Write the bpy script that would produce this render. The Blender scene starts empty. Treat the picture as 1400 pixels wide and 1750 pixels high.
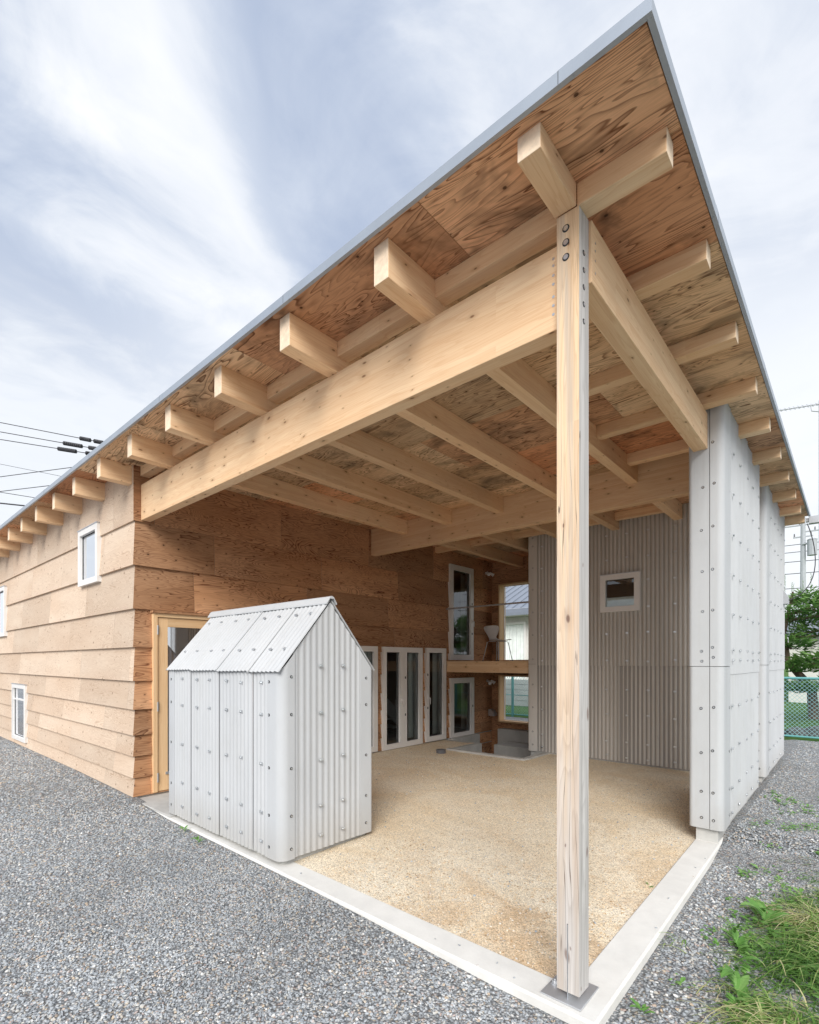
import bpy, bmesh, math, random
import numpy as np
from mathutils import Vector, Matrix, noise as mnoise
R = math.radians
rnd = random.Random(7)
S = bpy.context.scene
COL = S.collection
# Metres.  The camera stands at the origin, so heights are measured from eye level (ground about -1.7).
# X runs along the front of the house, Y into its depth.

# ------------------------------------------------------------------ node helpers
def new_mat(name):
    m = bpy.data.materials.new(name); m.use_nodes = True
    nt = m.node_tree
    for n in list(nt.nodes): nt.nodes.remove(n)
    out = nt.nodes.new('ShaderNodeOutputMaterial')
    return m, G(nt), out

class G:
    def __init__(s, nt): s.nt = nt
    def n(s, t, props=None, **ins):
        nd = s.nt.nodes.new('ShaderNode' + t)
        for k, v in (props or {}).items(): setattr(nd, k, v)
        for k, v in ins.items():
            key = k.replace('_', ' ')
            sock = nd.inputs[int(k[1:])] if (k[0] == 'i' and k[1:].isdigit()) else nd.inputs[key]
            s.set(sock, v)
        return nd
    def set(s, sock, v):
        if isinstance(v, bpy.types.NodeSocket): s.nt.links.new(v, sock)
        elif isinstance(v, bpy.types.Node): s.nt.links.new(v.outputs[0], sock)
        else:
            if isinstance(v, (tuple, list)) and sock.type == 'RGBA' and len(v) == 3: v = (*v, 1)
            sock.default_value = v
    def m(s, op, a, b=0.0, c=None, clamp=False):
        nd = s.nt.nodes.new('ShaderNodeMath'); nd.operation = op; nd.use_clamp = clamp
        s.set(nd.inputs[0], a); s.set(nd.inputs[1], b)
        if c is not None: s.set(nd.inputs[2], c)
        return nd.outputs[0]
    def vm(s, op, a, b=(0, 0, 0)):
        nd = s.nt.nodes.new('ShaderNodeVectorMath'); nd.operation = op
        s.set(nd.inputs[0], a); s.set(nd.inputs[1], b)
        return nd.outputs[0]
    def mix(s, f, a, b, blend='MIX'):
        nd = s.nt.nodes.new('ShaderNodeMix'); nd.data_type = 'RGBA'; nd.blend_type = blend; nd.clamp_factor = True
        s.set(nd.inputs[0], f); s.set(nd.inputs[6], a); s.set(nd.inputs[7], b)
        return nd.outputs[2]
    def ramp(s, f, stops, interp='LINEAR'):
        nd = s.nt.nodes.new('ShaderNodeValToRGB'); cr = nd.color_ramp; cr.interpolation = interp
        while len(cr.elements) < len(stops): cr.elements.new(0.5)
        for e, (p, c) in zip(cr.elements, stops):
            e.position = p
            e.color = (c, c, c, 1) if isinstance(c, (int, float)) else (*c, 1)
        s.set(nd.inputs[0], f)
        return nd.outputs[0]
    def rng(s, v, a, b, c=0.0, d=1.0, smooth=False):
        nd = s.nt.nodes.new('ShaderNodeMapRange'); nd.clamp = True
        if smooth: nd.interpolation_type = 'SMOOTHSTEP'
        s.set(nd.inputs[0], v)
        for i, x in enumerate((a, b, c, d)): s.set(nd.inputs[i + 1], x)
        return nd.outputs[0]
    def noise(s, vec, scale=1.0, detail=2.0, rough=0.5, dist=0.0, dims='3D'):
        nd = s.n('TexNoise', {'noise_dimensions': dims}, Scale=scale, Detail=detail, Roughness=rough, Distortion=dist)
        s.set(nd.inputs['Vector'], vec)
        return nd.outputs[0]
    def vor(s, vec, scale=1.0, feature='F1', randomness=1.0, out=0, dims='3D'):
        nd = s.n('TexVoronoi', {'feature': feature, 'voronoi_dimensions': dims}, Scale=scale, Randomness=randomness)
        s.set(nd.inputs['Vector'], vec)
        return nd.outputs[out]
    def white(s, vec):
        nd = s.n('TexWhiteNoise', {'noise_dimensions': '3D'}); s.set(nd.inputs['Vector'], vec)
        return nd.outputs[0], nd.outputs[1]
    def uv(s): return s.n('UVMap').outputs[0]
    def geo(s, i='Position'): return s.n('NewGeometry').outputs[i]
    def bump(s, h, strength=0.3, dist=0.01):
        nd = s.n('Bump', Strength=strength, Distance=dist); s.set(nd.inputs['Height'], h)
        return nd.outputs[0]
    def sep(s, v):
        nd = s.n('SeparateXYZ'); s.set(nd.inputs[0], v); return nd.outputs
    def comb(s, x, y, z=0.0):
        nd = s.n('CombineXYZ')
        for i, q in enumerate((x, y, z)): s.set(nd.inputs[i], q)
        return nd.outputs[0]

def finish(m, g, out, color, rough=0.7, normal=None, metallic=0.0, spec=None):
    p = g.n('BsdfPrincipled')
    g.set(p.inputs['Base Color'], color); g.set(p.inputs['Roughness'], rough); g.set(p.inputs['Metallic'], metallic)
    if spec is not None: p.inputs['Specular IOR Level'].default_value = spec
    if normal is not None: g.set(p.inputs['Normal'], normal)
    g.nt.links.new(p.outputs[0], out.inputs[0])
    return m

def plywood(name, light, mid, dark, tone=0.25, tint=None, rings=13, knots=0.05, line=1.0, blotch=None, stain=0.0, fscale=1.0):
    """rotary-cut larch plywood: swirling growth-ring contours, knots, panel to panel tone.  UV in metres, u along the grain."""
    m, g, out = new_mat(name)
    uv = g.uv(); s = g.sep(uv)
    cell = g.vm('FLOOR', g.vm('DIVIDE', uv, (37, 37, 1)))
    wv, wc = g.white(cell)
    p = g.comb(g.m('MULTIPLY', s[0], .85 * fscale), g.m('MULTIPLY', s[1], 5.4 * fscale), wv)
    warp = g.noise(g.vm('MULTIPLY', p, (2.6, 2.0, 1)), 1.0, 2, .5)
    a = g.noise(p, 0.9, 3.0, .55, 0.7)
    a = g.m('ADD', a, g.m('MULTIPLY', warp, 0.05))
    a = g.m('ADD', a, g.m('MULTIPLY', s[1], 0.10))
    fr = g.m('FRACT', g.m('MULTIPLY', a, rings))
    prof = g.ramp(fr, [(0, 0.02), (0.45, 0.12), (0.78, 0.55), (0.9, 1.0), (0.96, 0.75), (1.0, 0.02)])
    zone = g.rng(g.noise(g.vm('MULTIPLY', p, (.8, .6, 1)), 1.4, 2), .3, .62, .25, 1.0)
    prof = g.m('MULTIPLY', g.m('MULTIPLY', prof, zone), line)
    fib = g.noise(g.comb(g.m('MULTIPLY', s[0], 7), g.m('MULTIPLY', s[1], 170), wv), 1, 2, .6)
    big = g.noise(g.vm('MULTIPLY', p, (.7, .35, 1)), 1.0, 2, .5)
    base = g.mix(g.rng(big, .3, .7), light, mid)
    col = g.mix(prof, base, dark)
    col = g.mix(g.m('MULTIPLY', g.rng(fib, .35, .75), .22), col, dark)
    # knots
    kp = g.comb(g.m('ADD', g.m('MULTIPLY', s[0], 5.2), g.m('MULTIPLY', wv, 23)), g.m('MULTIPLY', s[1], 6.4), wv)
    kd = g.vor(kp, 1.0, dims='2D'); kc = g.vor(kp, 1.0, out=1, dims='2D')
    keep = g.m('GREATER_THAN', g.sep(kc)[0], .62)
    size = g.m('MULTIPLY', g.m('ADD', g.sep(kc)[1], .35), knots * 1.7)
    k = g.m('MULTIPLY', g.m('SUBTRACT', 1.0, g.rng(kd, g.m('MULTIPLY', size, .55), size)), keep)
    halo = g.m('MULTIPLY', g.m('SUBTRACT', 1.0, g.rng(kd, size, g.m('MULTIPLY', size, 2.6))), keep)
    dk = tuple(c * .28 for c in dark)
    col = g.mix(g.m('MULTIPLY', halo, .35), col, dark)
    col = g.mix(g.m('MULTIPLY', k, .85), col, dk)
    if stain:
        sn = g.noise(g.vm('MULTIPLY', g.geo(), (2.0, 2.6, 2)), 1.0, 4, .62, .5)
        col = g.mix(g.m('MULTIPLY', g.rng(sn, .52, .70), stain), col, (.075, .055, .035))
    if tint:
        col = g.mix(g.m('MULTIPLY', g.rng(g.sep(wc)[1], .45, .9), .8), col, g.mix(1.0, col, tint, 'MULTIPLY'))
    t = g.m('ADD', 1.0 - tone * .5, g.m('MULTIPLY', wv, tone))
    col = g.mix(1.0, col, g.comb(t, t, t), 'MULTIPLY')
    nrm = g.bump(g.m('SUBTRACT', 0, g.m('ADD', prof, g.m('MULTIPLY', fib, .4))), .22, .004)
    return finish(m, g, out, col, .78, nrm, spec=.25)

def timber(name, light, mid, dark, knots=.035, grey=None):
    m, g, out = new_mat(name)
    uv = g.uv(); s = g.sep(uv)
    cell = g.vm('FLOOR', g.vm('DIVIDE', uv, (37, 37, 1)))
    wv, wc = g.white(cell)
    p = g.comb(g.m('MULTIPLY', s[0], .55), g.m('MULTIPLY', s[1], 9), wv)
    a = g.noise(p, 1.0, 3, .5, .35)
    fr = g.m('FRACT', g.m('MULTIPLY', a, 16))
    prof = g.ramp(fr, [(0, 0), (.6, .35), (.88, 1), (1, 0)])
    fib = g.noise(g.comb(g.m('MULTIPLY', s[0], 3), g.m('MULTIPLY', s[1], 240), wv), 1, 2, .6)
    big = g.noise(g.comb(g.m('MULTIPLY', s[0], .9), g.m('MULTIPLY', s[1], 4), wv), 1, 3, .55)
    # laminations: bands across the depth, each with its own tone
    lam, lc = g.white(g.comb(g.m('FLOOR', g.m('DIVIDE', s[1], .034)), g.m('FLOOR', g.m('DIVIDE', g.m('ADD', s[0], g.m('MULTIPLY', wv, 9)), 2.3)), wv))
    base = g.mix(g.rng(big, .3, .72), light, mid)
    base = g.mix(g.m('MULTIPLY', lam, .30), base, dark)
    col = g.mix(g.m('MULTIPLY', prof, .34), base, dark)
    col = g.mix(g.m('MULTIPLY', g.rng(fib, .4, .75), .20), col, dark)
    kp = g.comb(g.m('ADD', g.m('MULTIPLY', s[0], 4.3), g.m('MULTIPLY', wv, 31)), g.m('ADD', g.m('MULTIPLY', s[1], 10), g.m('MULTIPLY', g.noise(g.comb(s[0], s[1], wv), 1.3, 1), 2)), wv)
    kd = g.vor(kp, 1.0, dims='2D'); kc = g.vor(kp, 1.0, out=1, dims='2D')
    keep = g.m('GREATER_THAN', g.sep(kc)[0], .62)
    size = g.m('MULTIPLY', g.m('ADD', g.m('POWER', g.sep(kc)[1], 2.0), .35), knots * 1.6)
    k = g.m('MULTIPLY', g.m('SUBTRACT', 1.0, g.rng(kd, g.m('MULTIPLY', size, .5), size)), keep)
    halo = g.m('MULTIPLY', g.m('SUBTRACT', 1.0, g.rng(kd, size, g.m('MULTIPLY', size, 3.2))), keep)
    col = g.mix(g.m('MULTIPLY', halo, .3), col, (.42, .20, .08))
    col = g.mix(g.m('MULTIPLY', k, .8), col, (.20, .085, .035))
    if grey:     # weathering: silvered towards the foot and on the side open to the weather
        pos = g.sep(g.geo()); nr = g.sep(g.geo('True Normal'))
        wn = g.noise(g.comb(g.m('MULTIPLY', s[0], .8), g.m('MULTIPLY', s[1], 26), wv), 1, 3, .6)
        down = g.rng(g.m('ADD', pos[2], g.m('MULTIPLY', g.m('SUBTRACT', wn, .5), 2.6)), 1.0, -1.5)
        side = g.m('MULTIPLY', g.rng(nr[0], .5, .9), .95)
        f = g.m('MAXIMUM', g.m('MAXIMUM', g.m('MULTIPLY', down, .86), side), g.m('MULTIPLY', g.rng(wn, .46, .62), .45))
        gc = g.mix(g.rng(wn, .34, .62), grey, tuple(c * .70 for c in grey))
        gc = g.mix(g.m('MULTIPLY', prof, .4), gc, tuple(c * .5 for c in grey))
        col = g.mix(f, col, gc)
        ck = g.noise(g.comb(g.m('MULTIPLY', s[0], .9), g.m('MULTIPLY', s[1], 34), g.m('ADD', wv, 4.0)), 1, 1, .4)
        ck = g.m('MULTIPLY', g.m('LESS_THAN', g.m('ABSOLUTE', g.m('SUBTRACT', ck, .5)), .010), g.rng(g.noise(g.comb(g.m('MULTIPLY', s[0], 1.6), g.m('MULTIPLY', s[1], 5), 7.0), 1, 1), .48, .56))
        col = g.mix(g.m('MULTIPLY', ck, .8), col, (.14, .10, .075))
        col = g.mix(g.m('MULTIPLY', k, .6), col, (.16, .08, .05))
    t = g.m('ADD', .84, g.m('MULTIPLY', wv, .22))
    col = g.mix(1.0, col, g.comb(t, t, t), 'MULTIPLY')
    nrm = g.bump(g.m('ADD', g.m('MULTIPLY', fib, .5), prof), .12, .002)
    return finish(m, g, out, col, .68, nrm, spec=.3)

def plain(name, color, rough=.6, metallic=0.0, var=.08, scale=6.0, bump=0.0, spec=None, dirt=0.0):
    m, g, out = new_mat(name)
    pos = g.geo()
    n = g.noise(pos, scale, 5, .6)
    f = g.rng(n, .3, .7, 1 - var, 1 + var)
    col = g.mix(1.0, color, g.comb(f, f, f), 'MULTIPLY')
    if dirt:
        n2 = g.noise(g.vm('MULTIPLY', pos, (1, 1, .35)), 2.2, 5, .65)
        col = g.mix(g.m('MULTIPLY', g.rng(n2, .5, .8), dirt), col, tuple(c * .55 for c in color))
    nrm = g.bump(g.noise(pos, scale * 12, 4, .6), bump, .004) if bump else None
    return finish(m, g, out, col, rough, nrm, metallic, spec)

M = {}
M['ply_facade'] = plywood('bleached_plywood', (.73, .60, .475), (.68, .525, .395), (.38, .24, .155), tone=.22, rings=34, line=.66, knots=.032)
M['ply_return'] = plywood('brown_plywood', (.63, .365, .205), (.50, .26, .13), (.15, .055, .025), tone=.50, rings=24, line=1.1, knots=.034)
M['ply_soffit'] = plywood('soffit_plywood', (.86, .64, .42), (.73, .475, .27), (.15, .06, .024), tone=.44, tint=(.90, .55, .42), rings=20, line=1.0, knots=.035, stain=.70, fscale=.9)
M['glulam'] = timber('glulam_spruce', (.95, .725, .48), (.91, .635, .385), (.66, .36, .17), knots=.055)
M['post_wood'] = timber('weathered_spruce', (.90, .69, .46), (.84, .58, .35), (.50, .29, .15), grey=(.64, .625, .615), knots=.085)
M['door_wood'] = timber('pale_door_wood', (.84, .61, .37), (.80, .54, .30), (.62, .36, .17), knots=.003)
M['end_grain'] = plain('cut_end_wood', (.86, .68, .50), .8, var=.16, scale=22, dirt=.35)
M['steel'] = plain('galvanized_steel', (.70, .72, .74), .30, .85, var=.12, scale=14)
M['fascia'] = plain('grey_metal_flashing', (.36, .40, .455), .45, .35, var=.07, scale=3)
M['vinyl'] = plain('white_window_frame', (.80, .78, .76), .38, var=.03)
M['alu'] = plain('dull_aluminium', (.55, .56, .58), .4, .6, var=.05)
M['rubber'] = plain('dark_rubber', (.03, .03, .032), .7)
M['concrete'] = plain('grey_concrete', (.46, .455, .435), .85, var=.14, scale=4, bump=.25, dirt=.35)
M['kerb'] = plain('pale_concrete', (.70, .685, .65), .85, var=.08, scale=5, bump=.25, dirt=.14)
M['dark_plastic'] = plain('grey_plastic', (.12, .12, .13), .5)
M['wire'] = plain('cable_black', (.035, .035, .04), .6)
M['pole'] = plain('pole_concrete', (.42, .44, .47), .8)
M['teal'] = plain('teal_paint', (.12, .36, .36), .45)
M['curtain'] = plain('white_curtain', (.78, .82, .80), .9)
M['room'] = plain('room_plaster', (.34, .32, .30), .9, var=.02)
M['room_floor'] = plain('room_floor_wood', (.16, .09, .05), .5)
M['white_shell'] = plain('white_lacquer', (.82, .81, .80), .35, var=.01)
M['stair'] = plain('painted_stair', (.55, .55, .55), .6)

def slate():
    m, g, out = new_mat('fibre_cement_sheet')
    pos = g.geo(); uv = g.sep(g.uv())
    n = g.noise(g.vm('MULTIPLY', pos, (1.2, 1.2, .5)), 1.6, 5, .6)
    col = g.mix(g.rng(n, .3, .72), (.54, .553, .567), (.485, .50, .517))
    st = g.noise(g.vm('MULTIPLY', pos, (34, 34, .9)), 1.0, 3, .6)
    col = g.mix(g.m('MULTIPLY', g.rng(st, .52, .8), .22), col, (.47, .46, .44))
    # darker in the valleys of the waves (v of the UV carries wave height)
    col = g.mix(g.m('MULTIPLY', g.rng(uv[1], .5, 0.0), .16), col, (.42, .41, .40))
    sp = g.noise(pos, 160, 2, .6)
    col = g.mix(g.m('MULTIPLY', g.rng(sp, .58, .75), .18), col, (.42, .42, .41))
    blot = g.noise(g.vm('MULTIPLY', pos, (5, 5, 1.6)), 1.0, 6, .68, .4)
    col = g.mix(g.m('MULTIPLY', g.rng(blot, .50, .72), .26), col, (.40, .40, .385))
    z = g.sep(pos)[2]
    spl = g.rng(g.m('ADD', z, g.m('MULTIPLY', g.m('SUBTRACT', blot, .5), .5)), -1.28, -1.62)
    col = g.mix(g.m('MULTIPLY', spl, .42), col, (.36, .33, .285))
    run = g.noise(g.vm('MULTIPLY', pos, (22, 22, .5)), 1.0, 4, .6)
    col = g.mix(g.m('MULTIPLY', g.m('MULTIPLY', g.rng(run, .56, .74), g.rng(z, -1.3, .6)), .30), col, (.36, .36, .355))
    return finish(m, g, out, col, .72, g.bump(sp, .10, .002), spec=.3)
M['slate'] = slate()
def slate_aged():
    m, g, out = new_mat('aged_fibre_cement_sheet')
    pos = g.geo(); uv = g.sep(g.uv())
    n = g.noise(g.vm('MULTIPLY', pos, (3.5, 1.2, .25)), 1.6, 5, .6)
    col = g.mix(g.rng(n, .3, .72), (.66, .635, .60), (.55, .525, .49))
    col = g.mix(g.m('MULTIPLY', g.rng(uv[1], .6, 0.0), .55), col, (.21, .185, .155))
    sp = g.noise(pos, 140, 2, .6)
    col = g.mix(g.m('MULTIPLY', g.rng(sp, .58, .75), .2), col, (.3, .29, .27))
    return finish(m, g, out, col, .75, g.bump(sp, .10, .002), spec=.3)
M['slate_aged'] = slate_aged()

def glass(name, tint=(.80, .84, .83), base=.05):
    m, g, out = new_mat(name)
    tr = g.n('BsdfTransparent', Color=(*tint, 1)); gl = g.n('BsdfGlossy', Color=(.93, .96, 1, 1), Roughness=.005)
    fr = g.n('Fresnel', IOR=1.52)
    wav = g.bump(g.noise(g.geo(), 1.3, 2), .03, .02)
    g.set(gl.inputs['Normal'], wav)
    mx = g.n('MixShader'); g.set(mx.inputs[0], g.m('ADD', fr.outputs[0], base, clamp=True))
    g.set(mx.inputs[1], tr.outputs[0]); g.set(mx.inputs[2], gl.outputs[0])
    g.nt.links.new(mx.outputs[0], out.inputs[0])
    return m
M['glass'] = glass('window_glass')
M['glass_sky'] = glass('coated_window_glass', (.55, .62, .68), .62)

def gravel_ground():
    m, g, out = new_mat('crushed_gravel')
    pos = g.geo()
    sc = 70
    v = g.n('TexVoronoi', {'feature': 'F1'}, Scale=sc); g.set(v.inputs['Vector'], pos)
    ce = g.sep(v.outputs[1])
    col = g.ramp(ce[0], [(0, (.19, .20, .205)), (.3, (.31, .325, .335)), (.55, (.42, .435, .445)), (.80, (.51, .515, .505)), (.88, (.44, .37, .28)), (.94, (.38, .31, .28)), (1, (.66, .65, .63))])
    edge = g.rng(v.outputs[0], .25, .75)
    col = g.mix(g.m('MULTIPLY', edge, .7), col, (.045, .045, .05))
    big = g.rng(g.noise(pos, .8, 4, .6), .3, .7, .82, 1.12)
    col = g.mix(1.0, col, g.comb(big, big, big), 'MULTIPLY')
    nrm = g.bump(g.m('SUBTRACT', 1, v.outputs[0]), .9, .012)
    return finish(m, g, out, col, .8, nrm, spec=.3)
M['gravel'] = gravel_ground()
def stone_mat(name, stops):
    m, g, out = new_mat(name)
    at = g.n('Attribute', {'attribute_type': 'INSTANCER', 'attribute_name': 'tone'})
    col = g.ramp(at.outputs['Fac'], stops)
    tc = g.n('TexCoord')
    n = g.noise(tc.outputs['Object'], 2.5, 4, .65)
    pn = g.noise(g.geo(), .75, 5, .62)
    f = g.m('MULTIPLY', g.rng(n, .3, .7, .82, 1.14), g.rng(pn, .34, .66, .80, 1.16))
    col = g.mix(1.0, col, g.comb(f, f, f), 'MULTIPLY')
    return finish(m, g, out, col, .68, None, spec=.35)
M['stones'] = stone_mat('river_gravel', [(0, (.22, .235, .247)), (.22, (.295, .317, .338)), (.45, (.36, .385, .408)), (.68, (.43, .45, .465)), (.82, (.49, .475, .435)), (.89, (.47, .38, .28)), (.925, (.40, .31, .28)), (.97, (.58, .57, .55)), (1, (.78, .77, .74))])
M['sand_stones'] = stone_mat('sand_pebbles', [(0, (.30, .20, .11)), (.3, (.55, .40, .25)), (.6, (.66, .53, .36)), (.85, (.40, .38, .36)), (1, (.80, .72, .60))])

def sand():
    m, g, out = new_mat('decomposed_granite')
    pos = g.geo(); s = g.sep(pos)
    big = g.noise(pos, 1.3, 7, .68, .6)
    col = g.mix(g.rng(big, .38, .62), (.86, .76, .60), (.78, .635, .445))
    # damp brown patches towards the open corner, pale dusty crust in the middle
    dn = g.noise(pos, 1.7, 5, .65, .6)
    corner = g.rng(g.vm('DISTANCE', g.vm('MULTIPLY', pos, (1, 1, 0)), (-1.35, 2.9, 0)), 1.5, .3)
    nd = g.nt.nodes.new('ShaderNodeVectorMath'); nd.operation = 'DISTANCE'
    g.set(nd.inputs[0], g.vm('MULTIPLY', pos, (1, 1, 0))); nd.inputs[1].default_value = (-1.2, 2.9, 0)
    near = g.rng(nd.outputs['Value'], 2.4, .4)
    nd2 = g.nt.nodes.new('ShaderNodeVectorMath'); nd2.operation = 'DISTANCE'
    g.set(nd2.inputs[0], g.vm('MULTIPLY', pos, (1, .6, 0))); nd2.inputs[1].default_value = (-2.4, 2.15, 0)
    crust = g.rng(g.m('ADD', nd2.outputs['Value'], g.m('MULTIPLY', g.m('SUBTRACT', dn, .5), 1.6)), 1.1, .2)
    col = g.mix(g.m('MULTIPLY', crust, .55), col, (.74, .655, .52))
    col = g.mix(g.m('MULTIPLY', g.m('MULTIPLY', near, g.rng(dn, .44, .60)), .6), col, (.50, .32, .17))
    gr = g.vor(pos, 150, out=1); gd = g.vor(pos, 150)
    f = g.rng(g.sep(gr)[0], 0, 1, .68, 1.28)
    col = g.mix(1.0, col, g.comb(f, f, f), 'MULTIPLY')
    col = g.mix(g.m('MULTIPLY', g.m('LESS_THAN', g.sep(gr)[1], .09), .6), col, (.22, .19, .16))
    h = g.m('ADD', g.m('SUBTRACT', 1, gd), g.m('MULTIPLY', g.noise(pos, 18, 5, .6), 2.0))
    return finish(m, g, out, col, .92, g.bump(h, .55, .008), spec=.15)
M['sand'] = sand()
def lawn():
    m, g, out = new_mat('lawn_grass')
    pos = g.geo()
    n = g.noise(pos, 1.2, 5, .65); n2 = g.noise(pos, 40, 3, .6)
    col = g.mix(g.rng(n, .3, .7), (.06, .15, .03), (.12, .20, .05))
    col = g.mix(g.rng(n2, .4, .75), col, (.04, .09, .02))
    return finish(m, g, out, col, .9, g.bump(n2, .8, .05), spec=.15)
M['lawn'] = lawn()
def leafy(name, stops, trans=.25):
    m, g, out = new_mat(name)
    at = g.n('Attribute', {'attribute_name': 'tone'})
    col = g.ramp(at.outputs['Fac'], stops)
    d = g.n('BsdfPrincipled', Roughness=.55); g.set(d.inputs['Base Color'], col); d.inputs['Specular IOR Level'].default_value = .3
    t = g.n('BsdfTranslucent'); g.set(t.inputs[0], col)
    mx = g.n('MixShader'); mx.inputs[0].default_value = trans
    g.set(mx.inputs[1], d.outputs[0]); g.set(mx.inputs[2], t.outputs[0])
    g.nt.links.new(mx.outputs[0], out.inputs[0])
    return m
M['grass'] = leafy('grass_blades', [(0, (.09, .21, .04)), (.30, (.20, .37, .08)), (.52, (.38, .50, .17)), (.70, (.62, .58, .30)), (1, (.85, .73, .50))], .4)
M['leaf'] = leafy('broad_leaves', [(0, (.09, .22, .05)), (.5, (.18, .38, .09)), (1, (.30, .50, .16))], .35)
M['needle'] = leafy('conifer_needles', [(0, (.05, .13, .03)), (.5, (.14, .28, .07)), (1, (.27, .43, .13))], .35)
M['bark'] = plain('tree_bark', (.12, .085, .06), .9, var=.3, scale=12, bump=.5)
M['rock'] = plain('dark_boulder', (.10, .10, .10), .9, var=.4, scale=5, bump=.6)
M['pale_wall'] = plain('pale_siding', (.66, .65, .62), .8, var=.05)
M['blue_roof'] = plain('blue_roof_metal', (.20, .225, .27), .45, .1, var=.06)
M['block_wall'] = plain('block_wall_grey', (.34, .36, .36), .9, var=.12, scale=3)
M['mesh_wire'] = plain('coated_fence_wire', (.30, .52, .55), .5)
M['lamp'] = plain('white_lamp_body', (.85, .85, .85), .3)

# ------------------------------------------------------------------ mesh helpers
def link(name, me, mats, parent=None, loc=None, rot=None):
    o = bpy.data.objects.new(name, me); COL.objects.link(o)
    if mats is not None:
        for mm in (mats if isinstance(mats, (list, tuple)) else [mats]): me.materials.append(M[mm])
    if parent is not None:
        o.parent = parent
        o.matrix_parent_inverse = parent_inv(parent)
    if loc is not None: o.location = loc
    if rot is not None: o.rotation_euler = rot
    return o
WORLD = {}
def parent_inv(p):
    return WORLD.get(p.name, Matrix()).inverted()
def thing(name, label, cat, loc=(0, 0, 0), group=None):
    o = bpy.data.objects.new(name, None); COL.objects.link(o)
    o.empty_display_size = .1
    o.location = loc; WORLD[o.name] = Matrix.Translation(loc)
    o['label'] = label; o['category'] = cat
    if group: o['group'] = group
    return o
def tag(o, label, cat, group=None, kind=None):
    o['label'] = label; o['category'] = cat
    if group: o['group'] = group
    if kind: o['kind'] = kind
    return o

class MB:
    """collects faces with UVs, links them as one mesh object"""
    def __init__(s): s.v = []; s.f = []; s.uv = []; s.mi = []; s.tone = []
    def face(s, pts, uvs=None, mi=0):
        i = len(s.v); s.v += [tuple(p) for p in pts]
        s.f.append(tuple(range(i, i + len(pts))))
        s.uv += list(uvs) if uvs else [(0, 0)] * len(pts)
        s.mi.append(mi)
    def box(s, x0, x1, y0, y1, z0, z1, grain=0, mi=0, end_mi=None):
        lo = (min(x0, x1), min(y0, y1), min(z0, z1)); hi = (max(x0, x1), max(y0, y1), max(z0, z1))
        ou = 37 * rnd.randint(1, 400) + 18; ov = 37 * rnd.randint(1, 400) + 18
        for ax in range(3):
            a, b = [(1, 2), (2, 0), (0, 1)][ax]
            for side in (0, 1):
                q = [(0, 0), (1, 0), (1, 1), (0, 1)]
                if side == 0: q = q[::-1]
                pts = []; uvs = []
                for (i, j) in q:
                    p = [0, 0, 0]; p[ax] = hi[ax] if side else lo[ax]
                    p[a] = hi[a] if i else lo[a]; p[b] = hi[b] if j else lo[b]
                    pts.append(p)
                    if ax == grain: u, v = p[a], p[b] * 3
                    else:
                        u = p[grain]; oth = [k for k in (0, 1, 2) if k not in (ax, grain)][0]; v = p[oth] + (ax + 1) * 1.7 + side * .9
                    uvs.append((u + ou, v + ov))
                s.face(pts, uvs, (end_mi if (end_mi is not None and ax == grain) else mi))
        return s
    def prism(s, pts, axis_vec, mi=0):
        """closed polygon pts extruded by axis_vec"""
        a = Vector(axis_vec); n = len(pts); P = [Vector(p) for p in pts]; Q = [p + a for p in P]
        s.face([tuple(p) for p in P], None, mi); s.face([tuple(p) for p in Q[::-1]], None, mi)
        for i in range(n):
            j = (i + 1) % n
            s.face([tuple(P[j]), tuple(P[i]), tuple(Q[i]), tuple(Q[j])], None, mi)
        return s
    def tube(s, pts, r, seg=8, mi=0, cap=True):
        P = [Vector(p) for p in pts]; rs = r if isinstance(r, (list, tuple)) else [r] * len(P)
        rings = []
        for i, p in enumerate(P):
            d = (P[min(i + 1, len(P) - 1)] - P[max(i - 1, 0)]).normalized()
            up = Vector((0, 0, 1)) if abs(d.z) < .9 else Vector((1, 0, 0))
            a = d.cross(up).normalized(); b = d.cross(a)
            rings.append([p + (a * math.cos(t) + b * math.sin(t)) * rs[i] for t in [2 * math.pi * k / seg for k in range(seg)]])
        for i in range(len(P) - 1):
            for k in range(seg):
                k2 = (k + 1) % seg
                s.face([rings[i][k], rings[i][k2], rings[i + 1][k2], rings[i + 1][k]], None, mi)
        if cap:
            s.face(rings[0][::-1], None, mi); s.face(rings[-1], None, mi)
        return s
    def mesh(s, name, smooth=False, weld=False):
        me = bpy.data.meshes.new(name); me.from_pydata(s.v, [], s.f)
        ul = me.uv_layers.new(name='UVMap')
        ul.data.foreach_set('uv', [c for q in s.uv for c in q])
        me.polygons.foreach_set('material_index', s.mi)
        if s.tone:
            at = me.attributes.new('tone', 'FLOAT', 'POINT'); at.data.foreach_set('value', s.tone)
        if weld:
            bm = bmesh.new(); bm.from_mesh(me); bmesh.ops.remove_doubles(bm, verts=bm.verts, dist=1e-5); bm.to_mesh(me); bm.free()
        if smooth: me.polygons.foreach_set('use_smooth', [True] * len(me.polygons))
        me.update()
        return me
    def build(s, name, mats, parent=None, smooth=False, weld=False, bevel=0, kind=None):
        o = link(name, s.mesh(name, smooth, weld), mats, parent)
        if bevel:
            w = o.modifiers.new('soft edge', 'WELD'); w.merge_threshold = 1e-5
            b = o.modifiers.new('bevel', 'BEVEL'); b.width = bevel; b.segments = 2; b.limit_method = 'ANGLE'; b.angle_limit = R(40); b.harden_normals = False
        if kind: o['kind'] = kind
        return o

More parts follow.
